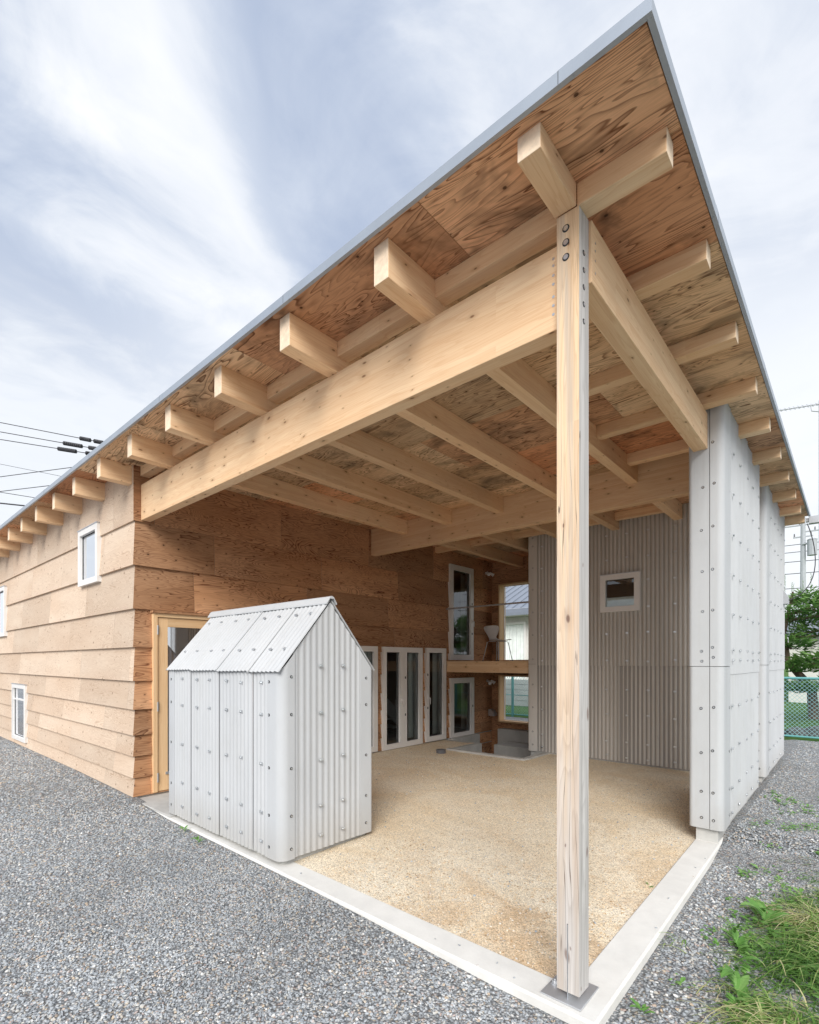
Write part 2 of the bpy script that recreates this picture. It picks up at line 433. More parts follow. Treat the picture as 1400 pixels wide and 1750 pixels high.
def beam(name, x0, x1, y0, y1, z0, z1, grain, parent, mat='glulam', bevel=.004, ends=None):
    return MB().box(x0, x1, y0, y1, z0, z1, grain, 0, ends).build(name, [mat] + (['end_grain'] if ends else []), parent, bevel=bevel)

# ------------------------------------------------------------------ lapped plywood cladding
LAPS = [2.345, 1.685, 1.156, .634, .174, -.23, -.571, -.878, -1.128, -1.385, -1.609]
def lap_wall(name, mat, parent, plane, base, out, u0, u1, openings=(), ztop=2.345, zbot=-1.609, lap=.033, laps=LAPS, ulen=1.82, mitre=None):
    """plane 'y': wall at Y=base facing out (-1/+1), u is X.  plane 'x': wall at X=base, u is Y."""
    mb = MB()
    def P(u, o, z):
        return (u, base + out * o, z) if plane == 'y' else (base + out * o, u, z)
    flip = (plane == 'y' and out > 0) or (plane == 'x' and out < 0)
    def quad(pts, uvs):
        if flip: pts = pts[::-1]; uvs = uvs[::-1]
        mb.face(pts, uvs)
    for r in range(len(laps) - 1):
        zt, zb = laps[r], laps[r + 1]
        top, bot = min(zt, ztop), max(zb, zbot)
        if top - bot < .01: continue
        off = lambda z: .004 + lap * (zt + .0 - z) / (zt - zb) if r else .004 + lap * .75
        zs = sorted({top, bot} | {z for o in openings for z in (o[2], o[3]) if bot < z < top})
        j0 = u0 - rnd.uniform(.1, 1.75)
        joints = []
        j = j0
        while j < u1: joints.append(j); j += ulen
        for zi in range(len(zs) - 1):
            za, zc = zs[zi], zs[zi + 1]; zm = (za + zc) / 2
            spans = [(u0, u1)]
            for (a, b, c, d) in openings:
                if c < zm < d:
                    ns = []
                    for (p, q) in spans:
                        if b <= p or a >= q: ns.append((p, q)); continue
                        if a > p: ns.append((p, a))
                        if b < q: ns.append((b, q))
                    spans = ns
            for (p, q) in spans:
                for k, jj in enumerate(joints):
                    a, b = max(p, jj), min(q, jj + ulen)
                    if b - a < 1e-4: continue
                    ga = .0012 if a > p else 0; gb = .0012 if b < q else 0
                    a2, b2 = a + ga, b - gb
                    prng = random.Random(hash((name, r, k)) & 0xffff)
                    prng = random.Random(r * 131 + k * 17 + len(name) * 7 + int(abs(base) * 100))
                    ou = 37 * prng.randint(1, 400) + 1; ov = 37 * prng.randint(1, 400) + 1
                    U = lambda u, z: (u - jj + ou, z - zb + ov)
                    A = B = lambda z, a2=a2: a2
                    B = lambda z, b2=b2: b2
                    if mitre == 'end' and b >= u1 - 1e-6: B = lambda z: u1 + off(z)
                    if mitre == 'start' and a <= u0 + 1e-6: A = lambda z: u0 - off(z)
                    quad([P(A(za), off(za), za), P(B(za), off(za), za), P(B(zc), off(zc), zc), P(A(zc), off(zc), zc)],
                         [U(a2, za), U(b2, za), U(b2, zc), U(a2, zc)])
                    if abs(za - bot) < 1e-6:   # underside of the lap
                        quad([P(a, -.02, za), P(b, -.02, za), P(B(za) if B(za) > b else b, off(za), za), P(A(za) if A(za) < a else a, off(za), za)],
                             [U(a, za), U(b, za), U(b, za + .04), U(a, za + .04)])
                # return edges of the boards at openings and ends
                for (e, sgn) in ((p, -1), (q, 1)):
                    if (mitre == 'end' and e >= u1 - 1e-6) or (mitre == 'start' and e <= u0 + 1e-6): continue
                    pts = [P(e, -.03, za), P(e, off(za), za), P(e, off(zc), zc), P(e, -.03, zc)]
                    if sgn > 0: pts = pts
                    else: pts = pts[::-1]
                    uvs = [(18, 18), (18.05, 18), (18.05, 18.3), (18, 18.3)]
                    quad(pts, uvs)
    return mb.build(name, mat, parent)

# ------------------------------------------------------------------ corrugated sheets
PITCH, AMP = .0635, .0066
def corr(name, mat, parent, origin, u, v, n, width, hf, h0=0.0, thick=.006, tilt=0.0, phase=0.0, amp=AMP):
    """wavy sheet: u across the waves, v along them, n outwards; hf(t) length along v at distance t; h0(t) or number start."""
    U, V, Nn = Vector(u), Vector(v), Vector(n); O = Vector(origin)
    k = 8; nn = max(2, int(width / PITCH * k))
    h0f = h0 if callable(h0) else (lambda t: h0)
    verts = []; uvs = []
    for i in range(nn + 1):
        t = width * i / nn
        w = math.cos(2 * math.pi * (t + phase) / PITCH)
        d = amp * w + tilt * t / width
        for z in (h0f(t), hf(t)):
            verts.append(O + U * t + V * z + Nn * d); uvs.append((t, .5 + .5 * w))
    faces = [(2 * i, 2 * i + 2, 2 * i + 3, 2 * i + 1) for i in range(nn)]
    if U.cross(V).dot(Nn) < 0: faces = [f[::-1] for f in faces]
    me = bpy.data.meshes.new(name); me.from_pydata([tuple(p) for p in verts], [], faces)
    ul = me.uv_layers.new(name='UVMap')
    for lp in me.loops: ul.data[lp.index].uv = uvs[lp.vertex_index]
    me.polygons.foreach_set('use_smooth', [True] * len(faces))
    o = link(name, me, mat, parent)
    sd = o.modifiers.new('thickness', 'SOLIDIFY'); sd.thickness = thick; sd.offset = -1
    es = o.modifiers.new('edges', 'EDGE_SPLIT'); es.split_angle = R(52)
    return o

def ngon_cap(name, mat, parent, prof, z0, z1, topf=None, smooth_angle=True):
    """vertical strip following plan profile prof [(x,y)...] (open), given thickness; topf(x,y) trims the top"""
    verts = []; faces = []
    for (x, y) in prof:
        verts += [(x, y, z0), (x, y, min(z1, topf(x, y)) if topf else z1)]
    for i in range(len(prof) - 1): faces.append((2 * i, 2 * i + 2, 2 * i + 3, 2 * i + 1))
    me = bpy.data.meshes.new(name); me.from_pydata(verts, [], faces)
    ul = me.uv_layers.new(name='UVMap')
    for lp in me.loops: ul.data[lp.index].uv = (verts[lp.vertex_index][2], 1.0)
    me.polygons.foreach_set('use_smooth', [True] * len(faces))
    o = link(name, me, mat, parent)
    sd = o.modifiers.new('thickness', 'SOLIDIFY'); sd.thickness = .007; sd.offset = 0
    es = o.modifiers.new('edges', 'EDGE_SPLIT'); es.split_angle = R(50)
    return o
def arc(cx, cy, r, a0, a1, n=8):
    return [(cx + r * math.cos(R(a0 + (a1 - a0) * i / n)), cy + r * math.sin(R(a0 + (a1 - a0) * i / n))) for i in range(n + 1)]

# small fixings, one mesh each, shared by copies
def clip_mesh():
    mb = MB()          # square washer, curved saddle and bent tab of a hook bolt; faces +Y locally is outwards
    mb.box(-.019, .019, .0005, .003, -.013, .013)
    mb.box(-.019, -.013, .003, .010, -.011, .011)
    mb.box(.004, .019, .003, .006, -.004, .012)
    mb.tube([(0.0, .002, 0.0), (0.0, .013, 0.0)], .006, 6)
    mb.prism([(-.004, .003, -.012), (.018, .003, -.012), (.018, .014, -.004), (-.004, .006, -.004)], (0, .002, .001))
    return mb.mesh('clip')
def screw_mesh():
    mb = MB()
    mb.tube([(0, -.001, 0), (0, .0035, 0)], .0125, 10)          # dark seal washer
    mb.tube([(0, .003, 0), (0, .0075, 0)], .0075, 8, mi=1)      # bright head
    return mb.mesh('screw')
CLIP, SCREW = clip_mesh(), screw_mesh()
CLIP.materials.append(M['steel']); SCREW.materials.append(M['rubber']); SCREW.materials.append(M['steel'])
def fix(kind, parent, pos, nrm, roll=0.0, scale=1.0):
    me = CLIP if kind == 'clip' else SCREW
    o = bpy.data.objects.new(kind, me); COL.objects.link(o)
    o.parent = parent
    o.matrix_parent_inverse = parent_inv_for(parent)
    n = Vector(nrm).normalized()
    q = n.to_track_quat('Y', 'Z')
    mtx = Matrix.Translation(pos) @ q.to_matrix().to_4x4() @ Matrix.Rotation(roll, 4, 'Y') @ Matrix.Scale(scale, 4)
    o.location, o.rotation_mode = mtx.to_translation(), 'QUATERNION'
    o.rotation_quaternion = mtx.to_quaternion(); o.scale = (scale,) * 3
    return o
def parent_inv_for(p):
    # meshes are authored in world coordinates and their own matrix is identity in world space
    return Matrix() if p.type == 'MESH' else parent_inv(p)

# ------------------------------------------------------------------ ground heights
def ss(t): t = max(0, min(1, t)); return t * t * (3 - 2 * t)
def kz(x, y): return -1.685 + min(.07, max(0, .022 * (y - 2.4) + .009 * (-x - 1)))
def gz(x, y):
    z = kz(x, y) - .052 + .034 * ss((-x - 1.3) / 1.6)
    # rises a little against the long facade
    z += .048 * ss((-x - 5.2) / 1.6) * ss((y + 1.5) / 3.2)
    z += .006 * mnoise.noise(Vector((x * .9, y * .9, 0)))
    if x > -1.2: z += .085 * ss((y - 4.95) / .7)
    if x > -.6: z += .05 * ss((x + .55) / .7)
    return z

# ------------------------------------------------------------------ ground sheets
def grid_sheet(name, rects, mat, zf, kind='structure'):
    verts = []; faces = []; idx = {}
    def vid(x, y):
        k = (round(x, 4), round(y, 4))
        if k not in idx: idx[k] = len(verts); verts.append((x, y, zf(x, y)))
        return idx[k]
    for (xs, ys) in rects:
        for i in range(len(xs) - 1):
            for j in range(len(ys) - 1):
                faces.append((vid(xs[i], ys[j]), vid(xs[i + 1], ys[j]), vid(xs[i + 1], ys[j + 1]), vid(xs[i], ys[j + 1])))
    me = bpy.data.meshes.new(name); me.from_pydata(verts, [], faces)
    me.polygons.foreach_set('use_smooth', [True] * len(faces))
    o = link(name, me, mat); o['kind'] = kind
    return o
def ar(a, b, s):
    n = max(1, int(round((b - a) / s))); return [round(a + (b - a) * i / n, 6) for i in range(n + 1)]
FX0, FX1, FY0, FY1 = -17.5, -.955, 2.40, 10.3          # footprint of the house: no gravel under it
xsA = [-400, -120, -50, -26] + ar(FX0, FX1, .5) + [-.9, -.8] + ar(-.6, 5, .4) + [12, 40, 120, 400]
ysA = [-400, -100, -30, -12] + ar(-6, FY0, .5) + ar(FY0 + .4, FY1, .5) + ar(FY1 + .3, 12.9, .5)
xsI = [x for x in xsA if FX0 <= x <= FX1]
ysI = [y for y in ysA if y <= FY0]; ysM = [y for y in ysA if FY0 <= y <= FY1]; ysT = [y for y in ysA if y >= FY1]
xsL = [x for x in xsA if x <= FX0]; xsR = [x for x in xsA if x >= FX1]
grid_sheet('gravel_ground', [(xsA, ysI), (xsL, ysM), (xsR, ysM), (xsA, ysT)], 'gravel', gz)
def lz(x, y): return gz(x, 12.9) + .06 * ss((y - 12.9) / 2)
grid_sheet('lawn_ground', [(xsA, [12.9, 13.4, 14, 15, 17, 20, 26, 40, 80, 160, 420])], 'lawn', lz)
# the yard of pale sand, with the areaway left open at the back
PX0, PX1, PY0 = -5.66, -4.08, 7.50
def sz(x, y): return kz(x, y) - .012 + .008 * mnoise.noise(Vector((x * .7, y * .7, 3)))
sx = [-6.5] + ar(PX0, PX1, .33) + ar(PX1 + .3, -1.04, .3)
sy = ar(2.48, PY0, .28) + ar(PY0 + .28, 8.5, .3)
grid_sheet('sand_yard', [(sx, [y for y in sy if y <= PY0]), ([x for x in sx if x <= PX0], [y for y in sy if y >= PY0]),
                         ([x for x in sx if x >= PX1], [y for y in sy if y >= PY0])], 'sand', sz)
# kerb: two long bars mitred at the post corner
def kerb():
    xo, yo, w = -.905, 2.335, .20
    st = [(-6.46, yo)] + [(x, yo) for x in ar(-5.8, -1.6, .6)] + [(xo, yo)] + [(xo, y) for y in ar(3.0, 10.2, .6)]
    mb = MB(); rings = []
    for (x, y) in st:
        z = kz(x, y)
        corner = (x == xo and y == yo)
        if corner: i, o_ = (xo - w, yo + w), (xo, yo)
        elif y == yo: i, o_ = (x, yo + w), (x, yo)
        else: i, o_ = (xo - w, y), (xo, y)
        d = ((o_[0] - i[0]) / w, (o_[1] - i[1]) / w)
        b = .012
        rings.append([(i[0], i[1], z - .2), (i[0], i[1], z - .004), (i[0] + d[0] * b * .5, i[1] + d[1] * b * .5, z), (o_[0] - d[0] * b, o_[1] - d[1] * b, z), (o_[0], o_[1], z - b), (o_[0] + d[0] * .02, o_[1] + d[1] * .02, z - .2)])
    for a, b in zip(rings[:-1], rings[1:]):
        for k in range(5): mb.face([a[k], a[k + 1], b[k + 1], b[k]])
    for k in (0, -1): mb.face(rings[k])
    return mb.build('kerb', 'kerb', weld=True, kind='structure')
kerb()
ap = MB().box(-6.43, -5.43, 2.345, 3.75, -1.9, -1.628)
ap.build('apron_pavement', 'concrete', bevel=.006, kind='structure')

# ------------------------------------------------------------------ the house
SOF = 2.345
house = thing('house', 'long timber house of lapped plywood boards with wide flat canopy over an open yard', 'house', (-6.45, 2.36, -1.66))
# roof: soffit panels, metal edge, top
RX0, RX1, RY0, RY1 = -17.0, -.575, 1.965, 10.36
PUR = [2.407, 3.195] + [3.195 + .9055 * k for k in range(1, 8)] + [10.245]
mb = MB()
ye = [RY0, 2.463] + [p + .055 for p in PUR[1:-1]] + [RY1]
for j in range(len(ye) - 1):
    x = RX1; first = True
    while x > RX0:
        w = (rnd.choice((.62, 1.1, 1.5)) if first else 1.82); first = False
        x2 = max(RX0, x - w)
        ou = 37 * rnd.randint(1, 400) + 1; ov = 37 * rnd.randint(1, 400) + 1
        g0 = .0015
        q = [(x2 + g0, ye[j] + g0), (x2 + g0, ye[j + 1] - g0), (x - g0, ye[j + 1] - g0), (x - g0, ye[j] + g0)]
        mb.face([(a, b, SOF) for a, b in q], [(a - x2 + ou, b - ye[j] + ov) for a, b in q])
        x = x2
mb.box(RX0, RX1, RY0, RY1, SOF + .004, SOF + .02)
mb.build('soffit', 'ply_soffit', house)
roof = MB().box(RX0, RX1 + .003, RY0 - .003, RY1 + .02, SOF + .022, SOF + .045).build('roof', 'fascia', house)
def flashing():
    z0, z1 = SOF - .008, SOF + .048
    mb = MB(); mb.box(RX0, RX1 + .026, RY0 - .026, RY0 - .004, z0, z1)
    for k in range(9):
        x = RX1 - .33 - 1.9 * k; mb.box(x - .0012, x + .0012, RY0 - .0272, RY0 - .025, z0 + .001, z1 - .001, 0, 1)
        mb.box(x, x + .06, RY0 - .0268, RY0 - .005, z0 - .001, z1 + .001)
    mb.build('roof_flashing', ['fascia', 'rubber'], house)
    mb = MB(); mb.box(RX1 + .004, RX1 + .026, RY0 - .0035, RY1 + .026, z0, z1)
    for k in range(5):
        y = RY0 + 1.15 + 1.85 * k; mb.box(RX1 + .025, RX1 + .0272, y - .0012, y + .0012, z0 + .001, z1 - .001, 0, 1)
        mb.box(RX1 + .005, RX1 + .0268, y - .06, y, z0 - .001, z1 + .001)
    mb.build('roof_flashing', ['fascia', 'rubber'], house)
flashing()

# rafters (run in Y) and purlins (run in X)
RF = [-1.139 - .9117 * k for k in range(17)]
for k, x in enumerate(RF):
    if x < RX0: break
    if k == 0:
        beam('rafter', x, x + .113, 2.025, 2.404, SOF - .113, SOF, 1, house, ends=1)
    elif x > -6.3:
        beam('rafter', x, x + .113, 2.022 + rnd.uniform(-.003, .003), 6.298, SOF - .221, SOF, 1, house, ends=1)
        beam('rafter', x, x + .113, 6.422, 10.2, SOF - .221, SOF, 1, house)
    else:
        beam('rafter', x, x + .113, 2.022 + rnd.uniform(-.003, .003), 2.42, SOF - .221, SOF, 1, house, ends=1)
for k, y in enumerate(PUR):
    xr = -.616 + rnd.uniform(-.004, .004)
    if k == 0:
        beam('purlin', -1.026, xr, y, y + .105, SOF - .113, SOF, 0, house, ends=1)
        xs = [RF[i] for i in range(7)]
        for i in range(6):
            x0 = max(xs[i + 1] + .113, -6.45); x1 = xs[i] if i else xs[0]
            beam('blocking', x0, x1, y + .03, y + .135, SOF - .113, SOF - .0, 0, house)
    else:
        beam('purlin', RF[1] + .113 if y < 6.2 else -1.6, xr, y, y + .105, SOF - .113, SOF, 0, house, ends=1)
for i in range(1, 6):
    x0 = max(RF[i + 1] + .113, -6.45)
    beam('blocking', x0, RF[i], 8.12, 8.225, SOF - .113, SOF, 0, house)
beam('front_beam', -6.45, -1.118, 2.445, 2.55, 1.70, SOF - .218, 0, house)
beam('side_beam', -1.115, -1.0, 2.528, 5.2, 1.915, SOF - .113, 1, house)
beam('back_beam', -6.45, -1.16, 6.30, 6.42, 1.885, SOF, 0, house)
# the post with slotted foot, plate and bolts
post = MB()
pz0, pz1 = -1.640, SOF - .114
x0, x1, y0, y1 = -1.130, -1.014, 2.407, 2.524
post.box(x0, x1, y0, y1, -1.30, pz1, 2)
xm = (x0 + x1) / 2 - .002
post.box(x0, xm - .003, y0, y1, pz0, -1.30, 2); post.box(xm + .003, x1, y0, y1, pz0, -1.30, 2)
# both halves continue the grain of the post above
for fi, f in enumerate(post.f):
    for li in range(4):
        vi = f[li]; X, Y, Z = post.v[vi]
        nx = fi % 6
        post.uv[fi * 4 + li] = (Z + 37 * 11 + 18, (X if nx in (2, 3) else Y) * 1.0 + 37 * 5 + 18 + (2 if nx < 2 else 0))
po = post.build('post', 'post_wood', house)
MB().box(-1.203, -.992, 2.372, 2.605, kz(-1, 2.4) + .002, kz(-1, 2.4) + .011).build('foot_plate', 'alu', po, bevel=.002)
MB().box(xm - .0022, xm + .0022, 2.4085, 2.5225, kz(-1, 2.4) + .011, -1.305).build('foot_fin', 'steel', po)
for (bx, by) in ((-1.176, 2.485), (-1.08, 2.575)):
    mb = MB(); z = kz(-1, 2.4) + .011
    mb.tube([(bx, by, z), (bx, by, z + .004)], .021, 12); mb.tube([(bx, by, z + .004), (bx, by, z + .018)], .0155, 6); mb.tube([(bx, by, z + .018), (bx, by, z + .026)], .008, 8)
    mb.build('anchor_bolt', 'alu', po)
for z in (2.155, 2.085, 2.012):       # washers sunk in the front face
    mb = MB(); mb.tube([(-1.082, y0 - .0015, z), (-1.082, y0 + .01, z)], .0185, 14, mi=1); mb.tube([(-1.082, y0 - .004, z), (-1.082, y0, z)], .0125, 10)
    mb.build('bolt', ['steel', 'rubber'], po)
for z in (2.03, 1.945, 1.86, 1.775, 1.69):
    mb = MB(); mb.tube([(x1 + .0012, 2.462, z), (x1 - .01, 2.462, z)], .0135, 10, mi=1); mb.tube([(x1 + .003, 2.465, z), (x1, 2.465, z)], .008, 8)
    mb.build('bolt', ['steel', 'rubber'], po)
fb = bpy.data.objects['front_beam']; sbm = bpy.data.objects['side_beam']
for z in (2.07, 2.035, 1.985, 1.94, 1.875, 1.83, 1.785):
    mb = MB(); mb.tube([(-1.166, 2.4435, z), (-1.166, 2.452, z)], .0075, 8); mb.build('drift_pin', 'steel', fb)
for z in (2.14, 2.10, 2.05, 1.985):
    mb = MB(); mb.tube([(-.9985, 2.575, z), (-1.01, 2.575, z)], .0065, 8); mb.build('drift_pin', 'steel', sbm)

# ---- openings
FACADE = [(-8.40, -7.60, 1.075, 1.862), (-14.05, -13.15, .53, 1.56), (-12.50, -11.47, -1.50, -.43)]
INNER = [(2.575, 3.62, -1.595, .595), (5.72, 6.425, -1.60, .275), (6.56, 7.675, -1.61, .272), (7.79, 8.44, -1.60, .278), (8.585, 9.45, .037, 2.07), (8.603, 9.472, -1.64, -.348)]
SH = .03
def shrink(o): return (o[0] + SH, o[1] - SH, o[2] + SH, o[3] - SH)
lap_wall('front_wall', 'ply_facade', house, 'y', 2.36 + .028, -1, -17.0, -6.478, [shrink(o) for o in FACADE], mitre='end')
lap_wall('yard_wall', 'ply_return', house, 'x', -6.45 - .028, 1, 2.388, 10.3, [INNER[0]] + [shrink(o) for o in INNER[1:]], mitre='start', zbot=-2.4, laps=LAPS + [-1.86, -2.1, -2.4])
lap_wall('end_wall', 'ply_return', house, 'y', 10.30, -1, -6.60, -4.0, [(-6.20, -5.2, .03, 1.765), (-6.20, -5.2, -1.362, -.33)], zbot=-1.62, lap=.012)
MB().box(-6.6, -6.212, 10.31, 10.42, -1.62, SOF).box(-5.188, -4.0, 10.31, 10.42, -1.62, SOF).box(-6.212, -5.188, 10.31, 10.42, 1.797, SOF).box(-6.212, -5.188, 10.31, 10.42, -.298, -.002).box(-6.212, -5.188, 10.31, 10.42, -1.62, -1.394).box(-6.6, -4.0, 10.285, 10.42, -2.56, -1.621).build('wall_core', 'ply_return', house)
# foundation under the boards
MB().box(-17, -6.47, 2.41, 10.3, -2.0, -1.60).build('foundation', 'concrete', house)
MB().box(-17, -16.9, 2.4, 10.3, -1.6, SOF).build('gable_wall', 'ply_facade', house)
MB().box(-17, -6.5, 10.2, 10.32, -1.6, SOF).build('rear_wall', 'ply_facade', house)
# casings of the two open windows in the end wall
for (z0, z1) in ((.03, 1.765), (-1.362, -.33)):
    mb = MB()
    mb.box(-6.21, -6.175, 10.16, 10.43, z0 - .02, z1 + .02, 2); mb.box(-5.225, -5.19, 10.16, 10.43, z0 - .02, z1 + .02, 2)
    mb.box(-6.175, -5.225, 10.16, 10.43, z0 - .03, z0 + .005, 0); mb.box(-6.175, -5.225, 10.16, 10.43, z1 - .005, z1 + .03, 0)
    w = mb.build('window', 'door_wood', house)
    MB().box(-6.175, -6.163, 10.36, 10.39, z0 + .005, z1 - .005).box(-5.237, -5.225, 10.36, 10.39, z0 + .005, z1 - .005).box(-6.163, -5.237, 10.36, 10.39, z1 - .017, z1 - .005).box(-6.163, -5.237, 10.36, 10.39, z0 + .005, z0 + .017).build('frame', 'vinyl', w)

def window(plane, base, out, o, frame=.075, mull=None, proud=.045, mat='vinyl', pane='glass', bar=None, name='window', depth=.16, reveal='vinyl'):
    u0, u1, z0, z1 = o
    def bx(mb, a, b, c, d, o0, o1, mi=0, grain=2):
        p, q = sorted((base + out * o0, base + out * o1))
        if plane == 'y': mb.box(a, b, p, q, c, d, 0 if grain == 0 else 2, mi)
        else: mb.box(p, q, a, b, c, d, 1 if grain == 0 else 2, mi)
    mb = MB()
    bx(mb, u0, u0 + frame, z0, z1, -.05, proud); bx(mb, u1 - frame, u1, z0, z1, -.05, proud)
    bx(mb, u0 + frame, u1 - frame, z1 - frame, z1, -.05, proud, 0, 0); bx(mb, u0 + frame, u1 - frame, z0, z0 + frame, -.05, proud, 0, 0)
    cells = [(u0 + frame, u1 - frame)]
    if mull:
        c = (u0 + u1) / 2
        bx(mb, c - mull, c - .002, z0 + frame, z1 - frame, -.05, proud - .002); bx(mb, c + .002, c + mull, z0 + frame, z1 - frame, -.05, proud - .004)
        cells = [(u0 + frame, c - mull), (c + mull, u1 - frame)]
    w = mb.build(name, mat, house, bevel=.004)
    for (a, b) in cells:
        g = MB(); bx(g, a, b, z0 + frame, z1 - frame, -.012, -.006)
        # a single sheet
        pts = [(a, z0 + frame), (b, z0 + frame), (b, z1 - frame), (a, z1 - frame)]
        f = [(u, base + out * -.008, z) if plane == 'y' else (base + out * -.008, u, z) for u, z in pts]
        if (plane == 'y' and out > 0) or (plane == 'x' and out < 0): f = f[::-1]
        sheet = MB(); sheet.face(f); sheet.build('pane', pane, w)
        gk = MB(); t = .009
        bx(gk, a, a + t, z0 + frame, z1 - frame, -.007, -.002); bx(gk, b - t, b, z0 + frame, z1 - frame, -.007, -.002)
        bx(gk, a + t, b - t, z1 - frame - t, z1 - frame, -.007, -.002); bx(gk, a + t, b - t, z0 + frame, z0 + frame + t, -.007, -.002)
        gk.build('gasket', 'rubber', w)
    if bar is not None:
        g = MB(); bx(g, u0 + frame, u1 - frame, bar - .014, bar + .014, -.006, .012, 0, 0); g.build('glazing_bar', mat, w)
    if reveal:
        g = MB()
        bx(g, u0 + frame * .5, u0 + frame, z0, z1, -.052 - depth, -.052); bx(g, u1 - frame, u1 - frame * .5, z0, z1, -.052 - depth, -.052)
        bx(g, u0 + frame, u1 - frame, z0, z0 + frame * .6, -.052 - depth, -.052, 0, 0); bx(g, u0 + frame, u1 - frame, z1 - frame * .6, z1, -.052 - depth, -.052, 0, 0)
        g.build('reveal', reveal, w)
    return w
for i, o in enumerate(FACADE):
    w = window('y', 2.36, -1, o, frame=.078, pane='glass_sky', bar=(-.72 if i == 2 else None), proud=.036)
    fl = MB().box(o[0] - .012, o[1] + .012, 2.36 - .044, 2.36, o[3], o[3] + .012); fl.build('drip_cap', 'alu', w)
yw = []
for i, o in enumerate(INNER):
    if i == 0: continue
    fr = .115 if i in (4, 5) else .095
    w = window('x', -6.45, 1, o, frame=fr, mull=.098 if i == 2 else None, proud=.045, depth=.06); yw.append(w)
def handle(parent, y, z, up=1, mat='vinyl'):
    X = -6.405
    mb = MB(); mb.box(X, X + .012, y - .014, y + .014, z - .035, z + .035)
    mb.tube([(X + .008, y, z), (X + .048, y, z), (X + .055, y, z - .02 * up), (X + .052, y + .004, z - .125 * up)], [.009, .009, .009, .007], 8)
    mb.build('handle', mat, parent, smooth=False)
def keyhole(parent, y, z):
    MB().box(-6.405, -6.399, y - .012, y + .012, z - .022, z + .022).tube([(-6.399, y, z), (-6.394, y, z)], .008, 8).build('lock', 'dark_plastic', parent)
handle(yw[1], 7.06, -.72); keyhole(yw[1], 7.16, -.30); keyhole(yw[1], 7.16, -1.0)
handle(yw[2], 7.845, -.72); keyhole(yw[2], 7.83, -.26); keyhole(yw[2], 7.83, -.92)
handle(yw[3], 9.385, .90); keyhole(yw[3], 9.385, 1.28); keyhole(yw[3], 9.385, .62)
keyhole(yw[4], 9.41, -.98)
# timber glazed door beside the shed
u0, u1, z0, z1 = INNER[0]
mb = MB(); X = -6.45
mb.box(X - .10, X + .036, u0, u0 + .048, z0, z1, 2); mb.box(X - .10, X + .036, u1 - .048, u1, z0, z1, 2); mb.box(X - .10, X + .036, u0 + .048, u1 - .048, z1 - .045, z1, 1)
df = mb.build('door_frame', 'door_wood', house, bevel=.003)
MB().box(X - .02, X + .062, u0 - .02, u1 + .02, z1 + .001, z1 + .03, 1).build('door_head', 'ply_return', house, bevel=.003)
mb = MB(); a, b, c, d = u0 + .052, u1 - .052, z0 + .006, z1 - .05
st = .125
mb.box(X - .03, X + .018, a, a + st, c, d, 2); mb.box(X - .03, X + .018, b - st, b, c, d, 2)
mb.box(X - .03, X + .018, a + st, b - st, d - .11, d, 1); mb.box(X - .03, X + .018, a + st, b - st, c, c + .20, 1)
dr = mb.build('door', 'door_wood', house, bevel=.003)
f = [(X - .006, a + st, c + .20), (X - .006, b - st, c + .20), (X - .006, b - st, d - .11), (X - .006, a + st, d - .11)]
sheet = MB(); sheet.face(f); sheet.build('pane', 'glass_sky', dr)
MB().box(X + .018, X + .034, a + st - .03, b - st + .03, c + .195, c + .225).build('weather_bar', 'alu', dr)
for z in (.39, -.55, -1.42):
    MB().box(X + .018, X + .030, u0 + .040, u0 + .066, z - .055, z + .055).tube([(X + .034, u0 + .05, z - .058), (X + .034, u0 + .05, z + .058)], .009, 8).build('hinge', 'alu', dr)

# ---- what the glass shows: a plain dim interior
room = MB()
def quad(pts, mi=0): room.face(pts, None, mi)
rx0, rx1, ry0, ry1, rz0, rz1 = -16.7, -6.70, 2.62, 10.15, -1.63, 2.2
quad([(rx0, ry0, rz0), (rx1, ry0, rz0), (rx1, ry1, rz0), (rx0, ry1, rz0)], 1)
quad([(rx0, ry0, rz1), (rx0, ry1, rz1), (rx1, ry1, rz1), (rx1, ry0, rz1)])
quad([(rx0, ry0, rz0), (rx0, ry1, rz0), (rx0, ry1, rz1), (rx0, ry0, rz1)])
quad([(rx0, ry1, rz0), (rx1, ry1, rz0), (rx1, ry1, rz1), (rx0, ry1, rz1)])
room.box(-9.6, -9.5, 2.7, 10.1, rz0, rz1)               # partition facing the yard doors
room.box(-9.5, -6.72, 8.50, 8.56, rz0, rz1)             # partition between the rooms
room.box(-9.5, -6.72, 8.56, 10.1, -.22, -.08, 0, 1)     # upper floor by the balcony
room.build('interior', ['room', 'room_floor'], house)
stair = MB()
for k in range(9):
    stair.box(-8.4, -7.55, 8.30 - .23 * k, 8.30 - .23 * k - .27, -1.45 + .2 * k, -1.41 + .2 * k)
stair.prism([(-7.54, 8.5, -1.63), (-7.54, 8.5, -1.30), (-7.54, 6.35, .40), (-7.54, 6.35, .05)], (-.05, 0, 0))
stair.build('stair', 'stair', house)
for (ya, yb, za, zb) in ((6.22, 6.40, -1.5, .2), (7.46, 7.64, -1.5, .2), (8.22, 8.40, -1.5, .2), (9.22, 9.38, .16, 1.95), (9.24, 9.40, -1.5, -.45)):  # pale strips added in place of the daylit jambs, shaped like curtains
    mb = MB(); n = 18
    for i in range(n):
        t0, t1 = i / n, (i + 1) / n
        w = lambda t: -6.60 + .012 * math.sin(t * 22)
        mb.face([(w(t0), ya + (yb - ya) * t0, za), (w(t1), ya + (yb - ya) * t1, za), (w(t1), ya + (yb - ya) * t1, zb), (w(t0), ya + (yb - ya) * t0, zb)])
    mb.build('curtain', 'curtain', house)

